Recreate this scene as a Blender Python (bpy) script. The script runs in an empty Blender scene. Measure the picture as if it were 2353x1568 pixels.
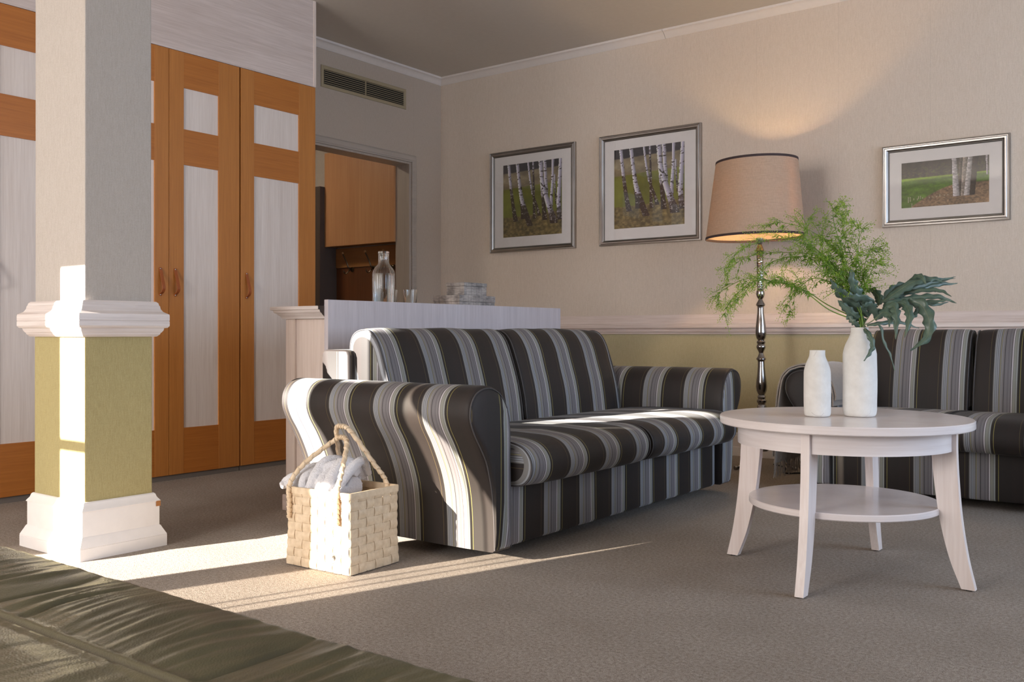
import bpy, bmesh, math, random
import numpy as np
from mathutils import Vector, noise
PI = math.pi
sc = bpy.context.scene
col = sc.collection
rnd = random.Random(7)

# ------------------------------------------------------------------ camera
H = 0.8                                    # eye height above the carpet
FPX = 2168.0
yaw = math.atan2(.6029, .7978)
cam = bpy.data.cameras.new('camera')
cam.sensor_width = 36; cam.lens = FPX / 2353 * 36; cam.shift_y = -17 / 2353
cam.clip_start = .02
cam.dof.use_dof = True; cam.dof.focus_distance = 4.2; cam.dof.aperture_fstop = 20
co = bpy.data.objects.new('camera', cam); col.objects.link(co)
co.location = (0, 0, H); co.rotation_euler = (PI / 2, 0, yaw)
sc.camera = co

def at(px, py, dep):
    """photo pixel + distance along the view axis -> world point"""
    u = (px - 1176.5) / FPX; v = (767 - py) / FPX
    return Vector(((.7978 * u - .6029) * dep, (.6029 * u + .7978) * dep, H + v * dep))

# ------------------------------------------------------------------ light and colour
sc.view_settings.view_transform = 'Standard'
sc.view_settings.look = 'None'
sc.view_settings.gamma = 1
sc.view_settings.use_curve_mapping = False
sc.view_settings.exposure = 0.04
sc.cycles.use_denoising = True
sc.cycles.max_bounces = 10
sc.cycles.diffuse_bounces = 5
sc.cycles.sample_clamp_indirect = 6

w = bpy.data.worlds.new('sky'); sc.world = w; w.use_nodes = True
wn = w.node_tree.nodes['Background']
wn.inputs[0].default_value = (.62, .76, 1, 1); wn.inputs[1].default_value = 1.2

SUN_DIR = Vector((.3177, .9482, -.27)).normalized()
sl = bpy.data.lights.new('sun', 'SUN'); sl.energy = 52; sl.angle = math.radians(.22); sl.color = (1, .96, .89)
so = bpy.data.objects.new('sun', sl); col.objects.link(so)
so.rotation_euler = SUN_DIR.to_track_quat('-Z', 'Y').to_euler(); so.location = (-6, -6, 4)

def area(name, loc, direction, sx, sy, power, color, spread=180):
    l = bpy.data.lights.new(name, 'AREA'); l.shape = 'RECTANGLE'; l.size = sx; l.size_y = sy
    l.energy = power; l.color = color; l.spread = math.radians(spread)
    o = bpy.data.objects.new(name, l); col.objects.link(o); o.location = loc
    o.rotation_euler = Vector(direction).to_track_quat('-Z', 'Y').to_euler()
    return o
YW = -2.5                                   # window wall behind the camera
XR = 2.9                                    # window wall on the right
area('daylight_garden_window', (-4.1, YW + .05, 1.25), (0, 1, 0), 1.3, 2.2, 55, (1, .98, .96))
area('fill_window_wall', (-2.35, YW + .05, 1.55), (0, 1, 0), 1.2, 1.6, 122, (1, .975, .97))  # fill lamp added before the closed blind to lift the back wall
area('daylight_side_window', (XR - .05, 3.9, 1.5), (-1, 0, 0), 2.6, 1.7, 100, (.58, .75, 1))
area('daylight_side_window_near', (XR - .05, .6, 1.5), (-1, 0, 0), 2.2, 1.7, 24, (.85, .92, 1))

# ------------------------------------------------------------------ material helpers
def lin(r, g, b, gain=1.0):
    f = lambda c: ((c / 255 / 12.92) if c / 255 <= .04045 else ((c / 255 + .055) / 1.055) ** 2.4) * gain
    return (min(f(r), .95), min(f(g), .95), min(f(b), .95), 1)

class M:
    def __init__(s, name):
        s.m = bpy.data.materials.new(name); s.m.use_nodes = True
        s.nt = s.m.node_tree; s.b = s.nt.nodes['Principled BSDF']; s.out = s.nt.nodes['Material Output']
    def n(s, t, **kw):
        x = s.nt.nodes.new(t)
        for k, v in kw.items(): setattr(x, k, v)
        return x
    def l(s, a, b): s.nt.links.new(a, b)
    def set(s, **kw):
        for k, v in kw.items():
            s.b.inputs[k.replace('_', ' ')].default_value = v
        return s
    def coords(s, scale=(1, 1, 1), kind='Object', rot=(0, 0, 0)):
        tc = s.n('ShaderNodeTexCoord'); mp = s.n('ShaderNodeMapping')
        mp.inputs['Scale'].default_value = scale; mp.inputs['Rotation'].default_value = rot
        s.l(tc.outputs[kind], mp.inputs[0]); return mp.outputs[0]
    def noise(s, vec, scale, detail=3, rough=.5):
        x = s.n('ShaderNodeTexNoise'); x.inputs['Scale'].default_value = scale
        x.inputs['Detail'].default_value = detail; x.inputs['Roughness'].default_value = rough
        s.l(vec, x.inputs['Vector']); return x.outputs['Fac']
    def ramp(s, fac, stops, interp='LINEAR'):
        x = s.n('ShaderNodeValToRGB'); cr = x.color_ramp; cr.interpolation = interp
        while len(cr.elements) > 1: cr.elements.remove(cr.elements[-1])
        cr.elements[0].position = stops[0][0]; cr.elements[0].color = stops[0][1]
        for p, c in stops[1:]:
            e = cr.elements.new(p); e.color = c
        s.l(fac, x.inputs[0]); return x.outputs[0]
    def mix(s, fac, a, b, mode='MIX'):
        x = s.n('ShaderNodeMix'); x.data_type = 'RGBA'; x.blend_type = mode
        if isinstance(fac, (int, float)): x.inputs[0].default_value = fac
        else: s.l(fac, x.inputs[0])
        for i, v in ((6, a), (7, b)):
            if isinstance(v, tuple): x.inputs[i].default_value = v
            else: s.l(v, x.inputs[i])
        return x.outputs[2]
    def math(s, op, a, b=0.0):
        x = s.n('ShaderNodeMath'); x.operation = op
        for i, v in ((0, a), (1, b)):
            if isinstance(v, (int, float)): x.inputs[i].default_value = v
            else: s.l(v, x.inputs[i])
        return x.outputs[0]
    def bump(s, h, strength=.3, dist=.002):
        x = s.n('ShaderNodeBump'); x.inputs['Strength'].default_value = strength; x.inputs['Distance'].default_value = dist
        s.l(h, x.inputs['Height']); s.l(x.outputs[0], s.b.inputs['Normal']); return x
    def color(s, c): s.l(c, s.b.inputs['Base Color']); return s

def plain(name, c, rough=.6, metal=0.0, **kw):
    m = M(name); v = m.coords(); f = m.noise(v, 30, 3)
    d = tuple(x * .965 for x in c[:3]) + (1,)
    m.color(m.ramp(f, [(.3, d), (.7, c)])); m.set(Roughness=rough, Metallic=metal, **kw)
    return m.m

def wallpaper(name, c1, c2, seam=None):
    m = M(name)
    v1 = m.coords((1, 1, .04)); v2 = m.coords((.05, .05, 1)); v3 = m.coords()
    a = m.noise(v1, 760, 2); b = m.noise(v2, 760, 2); c = m.noise(v3, 260, 3); big = m.noise(v3, 1.2, 2)
    f = m.math('ADD', m.math('MULTIPLY', a, .52), m.math('ADD', m.math('MULTIPLY', b, .14), m.math('MULTIPLY', c, .34)))
    cl = m.ramp(f, [(.38, c2), (.60, c1)])
    cl = m.mix(m.math('MULTIPLY', big, .10), cl, tuple(x * .7 for x in c1[:3]) + (1,))
    if seam:
        sx = m.n('ShaderNodeSeparateXYZ'); tc = m.n('ShaderNodeTexCoord'); m.l(tc.outputs['Object'], sx.inputs[0])
        fr = m.math('FRACT', m.math('DIVIDE', m.math('ADD', sx.outputs[seam], 50.13), .53))
        line = m.math('LESS_THAN', fr, .004)
        cl = m.mix(m.math('MULTIPLY', line, .22), cl, tuple(x * .45 for x in c1[:3]) + (1,))
    m.color(cl); m.set(Roughness=.85); m.bump(f, .35, .0012); return m.m

def wood(name, dark, light, axis='Z', fine=90, rough=.42, figure=.5, bump=.08):
    m = M(name)
    sc_ = {'X': (.035, 1, 1), 'Y': (1, .035, 1), 'Z': (1, 1, .035), 'XY': (.035, .035, 1)}[axis]
    v = m.coords(sc_); a = m.noise(v, fine, 4, .6); b = m.noise(v, fine * .22, 3, .6)
    v2 = m.coords(tuple(x ** .5 for x in sc_)); c = m.noise(v2, 5, 2)
    f = m.math('ADD', m.math('MULTIPLY', a, .45), m.math('ADD', m.math('MULTIPLY', b, .35), m.math('MULTIPLY', c, .2)))
    m.color(m.ramp(f, [(.5 - figure * .3, dark), (.5 + figure * .3, light)]))
    m.set(Roughness=rough); m.bump(a, bump, .001); return m.m

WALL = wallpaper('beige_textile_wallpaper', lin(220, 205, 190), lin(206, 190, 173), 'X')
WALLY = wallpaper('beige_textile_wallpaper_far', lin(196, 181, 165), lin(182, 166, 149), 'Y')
PILP = wallpaper('grey_beige_pillar_wallpaper', lin(184, 176, 168), lin(170, 160, 150))
GREEN = wallpaper('green_textile_wallpaper_pillar', lin(174, 161, 114), lin(154, 140, 94))
GREENW = wallpaper('green_textile_wallpaper_wall', lin(192, 181, 146), lin(178, 166, 130))
CEIL = plain('ceiling_paint', lin(205, 196, 184), .9)
WHITE = plain('white_gloss_paint', lin(232, 226, 222), .38)
CORN = plain('cornice_paint', lin(226, 216, 208), .6)
WASHX = wood('whitewashed_oak_x', lin(200, 180, 168), lin(234, 220, 214), 'X', 110, .36, .55)
WASHY = wood('whitewashed_oak_y', lin(200, 180, 168), lin(234, 220, 214), 'Y', 110, .36, .55)
WASHZ = wood('whitewashed_oak_z', lin(208, 190, 178), lin(234, 220, 212), 'Z', 110, .36, .55)
WASHXY = wood('whitewashed_oak_xy', lin(198, 186, 180), lin(230, 221, 217), 'XY', 110, .36, .5)
PANZ = wood('pale_grey_veneer_z', lin(212, 199, 190), lin(232, 222, 215), 'Z', 150, .42, .5)
PANH = wood('pale_grey_veneer_y', lin(192, 176, 168), lin(218, 204, 198), 'Y', 150, .42, .5)
PANG = wood('blue_grey_veneer_z', lin(190, 182, 186), lin(214, 206, 210), 'Z', 170, .38, .5)
BEEZ = wood('beech_z', lin(168, 105, 45), lin(196, 129, 62), 'Z', 120, .42, .6)
BEEY = wood('beech_y', lin(162, 95, 34), lin(190, 119, 50), 'Y', 120, .42, .6)
HALL = wood('hall_beech_z', lin(194, 136, 88), lin(214, 160, 112), 'Z', 60, .35, .6)
HALLX = wood('hall_beech_x', lin(150, 98, 54), lin(172, 118, 68), 'X', 90, .4, .6)
HALLD = wood('hall_dark_wood', lin(96, 56, 30), lin(122, 74, 42), 'Z', 60, .4, .6)
TABX = wood('pale_table_oak_x', lin(214, 202, 198), lin(236, 228, 227), 'XY', 130, .20, .6, .04)
TABZ = wood('pale_table_oak_z', lin(210, 192, 184), lin(238, 228, 224), 'Z', 100, .40, .6, .12)
DARK = plain('dark_void', lin(30, 27, 25), .9)
PLINTH = plain('grey_plinth', lin(120, 112, 106), .5)
CHARC = plain('charcoal_panel', lin(82, 66, 57), .7)

def carpet():
    m = M('beige_loop_carpet'); v = m.coords()
    a = m.noise(v, 330, 2, .7); b = m.noise(v, 95, 3, .6); c = m.noise(v, 3.0, 3, .5)
    f = m.math('ADD', m.math('MULTIPLY', a, .6), m.math('MULTIPLY', b, .4))
    cl = m.ramp(f, [(.36, lin(119, 108, 98)), (.5, lin(159, 148, 138)), (.64, lin(187, 177, 167))])
    cl = m.mix(m.ramp(c, [(.38, (0, 0, 0, 1)), (.68, (.22, .22, .22, 1))]), cl, lin(118, 106, 94))
    m.color(cl); m.set(Roughness=.95); m.b.inputs['Specular IOR Level'].default_value = .1
    m.bump(f, 1.0, .006); return m.m
CARPET = carpet()

def stripes():
    m = M('striped_sofa_fabric')
    uv = m.n('ShaderNodeUVMap'); uv.uv_map = 'stripe'
    sx = m.n('ShaderNodeSeparateXYZ'); m.l(uv.outputs[0], sx.inputs[0])
    fr = m.math('FRACT', m.math('DIVIDE', m.math('ADD', sx.outputs['X'], 24.2 + .380), .242))
    G = 1.55
    c = lambda r, g, b: lin(r, g, b, G)
    dk, br = lin(43, 37, 34, 1.0), lin(46, 38, 35, 1.0)
    S = [(0, c(104, 102, 100)), (.016, c(140, 142, 146)), (.030, c(98, 98, 100)), (.048, c(136, 142, 148)), (.062, c(98, 98, 102)),
         (.082, c(134, 136, 140)), (.094, c(96, 94, 96)), (.118, c(136, 128, 80)), (.128, c(104, 102, 102)), (.150, c(132, 132, 134)), (.160, c(106, 102, 102)),
         (.192, c(44, 40, 44)), (.206, c(101, 98, 100)), (.240, c(109, 106, 108)), (.252, c(96, 92, 95)), (.296, c(114, 112, 114)), (.306, c(98, 94, 96)),
         (.330, c(78, 70, 74)), (.342, c(180, 177, 180)), (.358, c(112, 110, 108)), (.375, c(122, 122, 114)), (.412, c(104, 104, 98)), (.425, c(128, 130, 128)), (.452, dk),
         (.500, c(116, 108, 64)), (.508, dk), (.72, br), (.925, c(82, 70, 46)), (.931, br), (.97, dk)]
    cl = m.ramp(fr, S, 'CONSTANT')
    v = m.coords(); wv = m.noise(v, 900, 2, .6); big = m.noise(v, 6, 2)
    cl = m.mix(m.math('MULTIPLY', wv, .35), cl, (0.01, .01, .01, 1))
    m.color(cl); m.set(Roughness=.62); m.b.inputs['Sheen Weight'].default_value = .06
    m.b.inputs['Sheen Roughness'].default_value = .4
    m.b.inputs['Specular IOR Level'].default_value = .35
    m.bump(wv, .25, .0006); return m.m
STRIPE = stripes()
PIPING = plain('sofa_piping', lin(70, 66, 66), .7)

def leather():
    m = M('olive_leather'); v = m.coords()
    vo = m.n('ShaderNodeTexVoronoi'); vo.inputs['Scale'].default_value = 420; m.l(v, vo.inputs['Vector'])
    a = m.noise(v, 200, 3)
    cl = m.ramp(m.noise(v, 7, 3), [(.3, lin(70, 66, 46)), (.7, lin(90, 85, 60))])
    m.color(cl); m.set(Roughness=.31); m.b.inputs['Specular IOR Level'].default_value = .6
    h = m.math('ADD', m.math('MULTIPLY', vo.outputs['Distance'], .7), m.math('MULTIPLY', a, .3))
    m.bump(h, .35, .0012); return m.m
LEATHER = leather()

def chrome(name, c, rough, hammered=False):
    m = M(name); v = m.coords(); m.color(m.ramp(m.noise(v, 8, 2), [(.3, tuple(x * .85 for x in c[:3]) + (1,)), (.7, c)]))
    m.set(Metallic=1.0, Roughness=rough)
    if hammered:
        vo = m.n('ShaderNodeTexVoronoi'); vo.inputs['Scale'].default_value = 90; m.l(v, vo.inputs['Vector']); m.bump(vo.outputs['Distance'], .8, .004)
    return m.m
CHROME = chrome('polished_nickel', lin(170, 165, 162), .14)
HAMMER = chrome('hammered_nickel', lin(175, 170, 166), .16, True)
SILVER = chrome('silver_leaf_frame', lin(178, 172, 166), .34)
BRONZE = chrome('old_brass_hook', lin(92, 78, 62), .35)
STEEL = chrome('small_steel_stud', lin(190, 188, 186), .25)

def glass(name, tint=(1, 1, 1, 1), ior=1.45):
    m = M(name); v = m.coords(); f = m.noise(v, 5, 1)
    m.color(m.ramp(f, [(0, tint), (1, tint)]))
    m.set(Roughness=.0, IOR=ior); m.b.inputs['Transmission Weight'].default_value = 1; return m.m
GLASS = glass('clear_ribbed_glass', (.97, .99, .99, 1))
WATER = glass('water', (.98, .99, 1, 1), 1.33)

def pane(name, tint, refl):
    m = M(name); nt = m.nt
    tr = m.n('ShaderNodeBsdfTransparent'); gl = m.n('ShaderNodeBsdfGlossy'); gl.inputs['Roughness'].default_value = .03
    mx = m.n('ShaderNodeMixShader'); fr = m.n('ShaderNodeFresnel'); fr.inputs[0].default_value = 1.5
    f = m.noise(m.coords(), 3, 1)
    m.l(m.ramp(f, [(0, tint), (1, tint)]), tr.inputs[0])
    m.l(m.math('MULTIPLY', fr.outputs[0], refl), mx.inputs[0]); m.l(tr.outputs[0], mx.inputs[1]); m.l(gl.outputs[0], mx.inputs[2])
    m.l(mx.outputs[0], m.out.inputs[0]); return m.m
PICGLASS = pane('picture_glass', (1, 1, 1, 1), 1.0)
WINGLASS = pane('window_glass', (.98, .98, .98, 1), .8)
WINGLASS2 = pane('dimming_window_glass', (.66, .635, .60, 1), .8)  # grey tint added so the second sun strip falls dimmer

# ------------------------------------------------------------------ geometry helpers
def wloc(o):
    v = Vector((0, 0, 0))
    while o: v += o.location; o = o.parent
    return v

def tag(o, label=None, cat=None, group=None, kind=None):
    if label: o['label'] = label
    if cat: o['category'] = cat
    if group: o['group'] = group
    if kind: o['kind'] = kind
    return o

def thing(name, label, cat, loc=(0, 0, 0), rz=0, group=None):
    o = bpy.data.objects.new(name, None); col.objects.link(o); o.location = loc; o.rotation_euler = (0, 0, rz)
    o.empty_display_size = .1
    return tag(o, label, cat, group)

def mesh(name, V, Fc, mat, parent=None, uv=None, smooth=False, local=False, luv=None):
    if parent is not None and not local:
        off = wloc(parent); V = [Vector(v) - off for v in V]
    me = bpy.data.meshes.new(name); me.from_pydata([tuple(v) for v in V], [], Fc); me.update()
    if uv is not None:
        ul = me.uv_layers.new(name='stripe')
        for lp in me.loops: ul.data[lp.index].uv = uv[lp.vertex_index]
    if luv is not None:
        ul = me.uv_layers.new(name='stripe')
        for i, c in enumerate(luv): ul.data[i].uv = c
    if mat: me.materials.append(mat)
    if smooth:
        me.polygons.foreach_set('use_smooth', [True] * len(me.polygons))
    o = bpy.data.objects.new(name, me); col.objects.link(o)
    if parent is not None: o.parent = parent
    return o

def fixn(o):
    bm = bmesh.new(); bm.from_mesh(o.data); bmesh.ops.recalc_face_normals(bm, faces=bm.faces); bm.to_mesh(o.data); bm.free(); return o

def autosmooth(o, ang=40):
    bm = bmesh.new(); bm.from_mesh(o.data)
    for e in bm.edges:
        if len(e.link_faces) == 2: e.smooth = e.calc_face_angle(0) < math.radians(ang)
    for f in bm.faces: f.smooth = True
    bm.to_mesh(o.data); bm.free(); return o

class B:
    """collects shapes, links them as one mesh"""
    def __init__(s): s.V = []; s.F = []
    def add(s, V, Fc):
        n = len(s.V); s.V += [Vector(v) for v in V]; s.F += [tuple(i + n for i in f) for f in Fc]; return s
    def box(s, x0, x1, y0, y1, z0, z1, bev=0.0):
        if bev <= 0:
            V = [(x, y, z) for x in (x0, x1) for y in (y0, y1) for z in (z0, z1)]
            return s.add(V, [(0, 1, 3, 2), (4, 6, 7, 5), (0, 4, 5, 1), (2, 3, 7, 6), (0, 2, 6, 4), (1, 5, 7, 3)])
        bm = bmesh.new(); bmesh.ops.create_cube(bm, size=1)
        for v in bm.verts: v.co = Vector(((x0 + x1) / 2 + v.co.x * (x1 - x0), (y0 + y1) / 2 + v.co.y * (y1 - y0), (z0 + z1) / 2 + v.co.z * (z1 - z0)))
        bmesh.ops.bevel(bm, geom=list(bm.edges), offset=bev, segments=2, profile=.6, affect='EDGES')
        V = [v.co.copy() for v in bm.verts]; Fc = [tuple(v.index for v in f.verts) for f in bm.faces]; bm.free()
        return s.add(V, Fc)
    def tube(s, pts, r, n=8, cap=True, r2=None):
        pts = [Vector(p) for p in pts]; m = len(pts); base = len(s.V); up = None
        for i, p in enumerate(pts):
            t = (pts[min(i + 1, m - 1)] - pts[max(i - 1, 0)]).normalized()
            if up is None: up = t.orthogonal().normalized()
            up = (up - t * up.dot(t)).normalized(); sd = t.cross(up)
            rr = r[i] if isinstance(r, (list, tuple)) else (r if r2 is None else r + (r2 - r) * i / (m - 1))
            for k in range(n):
                a = 2 * PI * k / n; s.V.append(p + up * math.cos(a) * rr + sd * math.sin(a) * rr)
        for i in range(m - 1):
            for k in range(n):
                a = base + i * n + k; b = base + i * n + (k + 1) % n
                s.F.append((a, b, b + n, a + n))
        if cap:
            s.F.append(tuple(base + k for k in range(n))[::-1]); s.F.append(tuple(base + (m - 1) * n + k for k in range(n)))
        return s
    def lathe(s, prof, c=(0, 0), n=48, ribs=0, ribd=0.0, cap=True):
        base = len(s.V)
        for (r, z) in prof:
            for k in range(n):
                a = 2 * PI * k / n; q = r * (1 + (ribd * abs(math.sin(a * ribs / 2)) if ribs else 0))
                s.V.append(Vector((c[0] + q * math.cos(a), c[1] + q * math.sin(a), z)))
        for i in range(len(prof) - 1):
            for k in range(n):
                a = base + i * n + k; b = base + i * n + (k + 1) % n
                s.F.append((a, b, b + n, a + n))
        if cap:
            s.F.append(tuple(base + k for k in range(n))[::-1]); s.F.append(tuple(base + (len(prof) - 1) * n + k for k in range(n)))
        return s
    def ring_rect(s, prof, x0, x1, y0, y1):
        """profile (overhang, z) mitred round a rectangle in plan"""
        base = len(s.V)
        for (o, z) in prof:
            for (x, y) in ((x0 - o, y0 - o), (x1 + o, y0 - o), (x1 + o, y1 + o), (x0 - o, y1 + o)): s.V.append(Vector((x, y, z)))
        for i in range(len(prof) - 1):
            for k in range(4):
                a = base + i * 4 + k; b = base + i * 4 + (k + 1) % 4
                s.F.append((a, b, b + 4, a + 4))
        return s
    def extrude(s, prof, a, b):
        """prof: list of 3D offsets (closed); swept from point a to b"""
        base = len(s.V); n = len(prof); a = Vector(a); b = Vector(b)
        for p in (a, b):
            for q in prof: s.V.append(p + Vector(q))
        for k in range(n): s.F.append((base + k, base + (k + 1) % n, base + n + (k + 1) % n, base + n + k))
        s.F.append(tuple(base + k for k in range(n))[::-1]); s.F.append(tuple(base + n + k for k in range(n)))
        return s
    def mk(s, name, mat, parent=None, smooth=None, local=False):
        o = mesh(name, s.V, s.F, mat, parent, local=local); fixn(o)
        if smooth: autosmooth(o, smooth)
        return o

def spline(pts, n):
    """Catmull-Rom through pts, n samples per span"""
    P = [Vector(p) for p in pts]; P = [P[0] * 2 - P[1]] + P + [P[-1] * 2 - P[-2]]; out = []
    for i in range(1, len(P) - 2):
        for k in range(n):
            t = k / n; a, b, c, d = P[i - 1], P[i], P[i + 1], P[i + 2]
            out.append(.5 * ((2 * b) + (c - a) * t + (2 * a - 5 * b + 4 * c - d) * t * t + (3 * b - 3 * c + d - a) * t ** 3))
    out.append(P[-2]); return out

def struct(name, b, mat, smooth=None, label=None):
    o = b.mk(name, mat, None, smooth); o['kind'] = 'structure'
    if label: o['label'] = label
    return o

# ------------------------------------------------------------------ room shell
XL, YB, ZC = -5.154, 5.848, 2.895
struct('floor', B().box(-8.2, XR + .2, YW - .2, YB + .2, -.1, 0), CARPET)
struct('ceiling', B().box(-8.2, XR + .2, YW - .2, YB + .2, ZC, ZC + .1), CEIL)
wb = struct('wall_back', B().box(XL - .14, XR + .14, YB, YB + .14, 0, ZC), WALL)
B().box(XL + .001, XR, YB - .003, YB, .14, .80).mk('dado_wallpaper', GREENW, wb)
# far wall with the doorway into the hall
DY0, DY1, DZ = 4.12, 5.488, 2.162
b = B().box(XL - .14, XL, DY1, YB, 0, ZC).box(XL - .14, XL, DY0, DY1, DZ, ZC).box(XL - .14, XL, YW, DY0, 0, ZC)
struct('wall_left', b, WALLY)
# door lining and casing
lin_ = B().box(XL - .145, XL + .004, DY1 - .022, DY1, 0, DZ).box(XL - .145, XL + .004, DY0, DY0 + .022, 0, DZ).box(XL - .145, XL + .004, DY0 + .0221, DY1 - .0221, DZ - .02, DZ)
d1 = struct('door_1', lin_, wood('lining_grey_oak', lin(170, 156, 143), lin(192, 178, 164), 'Z', 110, .4, .5))
cs = [(0, .0), (.018, .0), (.02, .008), (.014, .016), (.014, .046), (.009, .056), (.0, .060)]
def casing():
    b = B(); y0, y1, zt = DY0 - .002, DY1 - .002, DZ - .004
    base = len(b.V)
    for (o, wd) in cs:
        for (y, z) in ((y1 + wd, 0), (y1 + wd, zt + wd), (y0 - wd, zt + wd), (y0 - wd, 0)): b.V.append(Vector((XL + .001 + o, y, z)))
    for i in range(len(cs) - 1):
        for k in range(3):
            a = base + i * 4 + k; b.F.append((a, a + 1, a + 5, a + 4))
    return b
casing().mk('door_casing', wood('casing_grey_oak', lin(166, 154, 142), lin(186, 174, 162), 'Y', 110, .4, .5), d1)
# window walls (behind and to the right of the camera)
WZ0, WZ1 = .06, 2.36
W1 = (-4.868, -4.14); W2 = (-4.073, -3.65); W3 = (-3.0, -1.7)
b = B().box(XL, W1[0], YW - .12, YW, 0, ZC).box(W1[1], W2[0], YW - .12, YW, 0, ZC).box(W2[1], W3[0], YW - .12, YW, 0, ZC).box(W3[1], XR + .14, YW - .12, YW, 0, ZC)
for a, c in (W1, W2): b.box(a, c, YW - .12, YW, 0, WZ0).box(a, c, YW - .12, YW, WZ1, ZC)
b.box(-4.246, W1[1], YW - .12, YW, 0, 2.035).box(-4.44, -4.246, YW - .12, YW, 1.652, 2.035).box(-4.44, -4.385, YW - .12, YW, 2.035, WZ1).box(W1[0], -4.66, YW - .12, YW, 2.285, WZ1).box(W2[0], -3.98, YW - .12, YW, 1.652, WZ1)      # blocks added out of view to shape the sun strips
b.box(*W3, YW - .12, YW, 0, .7).box(*W3, YW - .12, YW, 2.4, ZC)
struct('wall_front', b, WALL)
for i, (a, c) in enumerate((W1, W2)):
    wdw = struct('window_%d' % (i + 1), (B().box(a, c, YW - .115, YW - .075, 1.617, 1.652) if i == 0 else B()).box(a, a + .004, YW - .115, YW - .075, WZ0, WZ1), WHITE)
    B().box(a, c, YW - .097, YW - .093, WZ0, WZ1).mk('pane', (WINGLASS, WINGLASS2)[i], wdw)
    if i == 1:
        for xx in (-3.815, -3.75): B().box(xx - .004, xx + .004, YW - .07, YW - .062, WZ0, WZ1).mk('blind_cord', WHITE, wdw)
# unseen cloth added, its curved edge shaping the sun through the second opening
cp_ = spline([(-3.92, 2.42, 0), (-3.92, 2.20, 0), (-3.91, 1.98, 0), (-3.83, 1.88, 0), (-3.775, 1.80, 0), (-3.72, 1.70, 0), (-3.66, 1.60, 0), (-3.652, 1.47, 0), (-3.65, 1.2, 0), (-3.65, .05, 0)], 4)
V = []; nc = 10
for p in cp_:
    for k in range(nc + 1): V.append((p.x + (-3.20 - p.x) * k / nc, YW + .035 + .012 * math.sin(k * 2.2), p.y))
Fc = [(i * (nc + 1) + k, i * (nc + 1) + k + 1, (i + 1) * (nc + 1) + k + 1, (i + 1) * (nc + 1) + k) for i in range(len(cp_) - 1) for k in range(nc)]
cu = mesh('added_curtain', V, Fc, plain('added_curtain_cloth', lin(206, 196, 180), .9), None, smooth=True); cu.modifiers.new('thickness', 'SOLIDIFY').thickness = .003
tag(cu, 'pale cloth added out of view to shape the sun patches', 'added_curtain')
# closed roller blind keeps the sun out of the third window
w3 = struct('window_3', B().box(W3[0], W3[1], YW - .10, YW - .06, .7, .75).box(W3[0], W3[1], YW - .10, YW - .06, 2.35, 2.4), WHITE)
B().box(W3[0], W3[1], YW - .05, YW - .045, .72, 2.39).mk('roller_blind', plain('blind_cloth', lin(226, 216, 200), .9), w3)
b = B().box(XR, XR + .12, YW, -.6, 0, ZC).box(XR, XR + .12, 1.8, 2.5, 0, ZC).box(XR, XR + .12, 5.3, YB, 0, ZC)
for a, c in ((-.6, 1.8), (2.5, 5.3)): b.box(XR, XR + .12, a, c, 0, .6).box(XR, XR + .12, a, c, 2.4, ZC)
struct('wall_right', b, WALL)
for i, (a, c) in enumerate(((-.6, 1.8), (2.5, 5.3))):
    m_ = (a + c) / 2
    wdw = struct('window_%d' % (i + 4), B().box(XR + .04, XR + .08, a, c, .6, .65).box(XR + .04, XR + .08, a, c, 2.35, 2.4).box(XR + .04, XR + .08, a, a + .05, .65, 2.35)
                 .box(XR + .04, XR + .08, c - .05, c, .65, 2.35).box(XR + .04, XR + .08, m_ - .03, m_ + .03, .65, 2.35), WHITE)
    B().box(XR + .058, XR + .062, a + .05, c - .05, .65, 2.35).mk('pane', WINGLASS, wdw)

# cornice: back wall in two lengths with the open joint, far wall in one
cp = [(0, -.055), (.004, -.055), (.010, -.050), (.020, -.036), (.034, -.022), (.044, -.016), (.052, -.014), (.054, 0), (0, 0)]
def cornx(x0, x1): return B().extrude([(0, -o, z) for o, z in cp], (x0, YB, ZC), (x1, YB, ZC))
struct('trim_1', cornx(XL, -3.087), CORN, 30); struct('trim_2', cornx(-3.0845, XR), CORN, 30)
struct('trim_3', B().extrude([(o, 0, z) for o, z in cp], (XL, YW, ZC), (XL, YB, ZC)), CORN, 30)
# chair rail and skirting of the back wall
rp = [(0, .929), (.004, .929), (.012, .915), (.016, .892), (.024, .876), (.031, .866), (.0295, .8645), (.0295, .862), (.031, .8605), (.031, .840), (.026, .834),
      (.012, .833), (.012, .826), (.018, .824), (.021, .818), (.017, .810), (.011, .806), (.010, .797), (0, .795)]
struct('trim_4', B().extrude([(0, -o, z) for o, z in rp], (XL, YB - .003, 0), (XR, YB - .003, 0)), WASHX, 25)
bp = [(0, .150), (.006, .150), (.012, .142), (.014, .130), (.018, .126), (.018, .060), (.024, .056), (.032, .040), (.034, .0), (0, 0)]
struct('baseboard_back', B().extrude([(0, -o, z) for o, z in bp], (XL, YB - .003, 0), (XR, YB - .003, 0)), WHITE, 25)
struct('baseboard_left', B().extrude([(o, 0, z) for o, z in bp], (XL, DY1 + .06, 0), (XL, YB, 0)), WHITE, 25)

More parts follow.
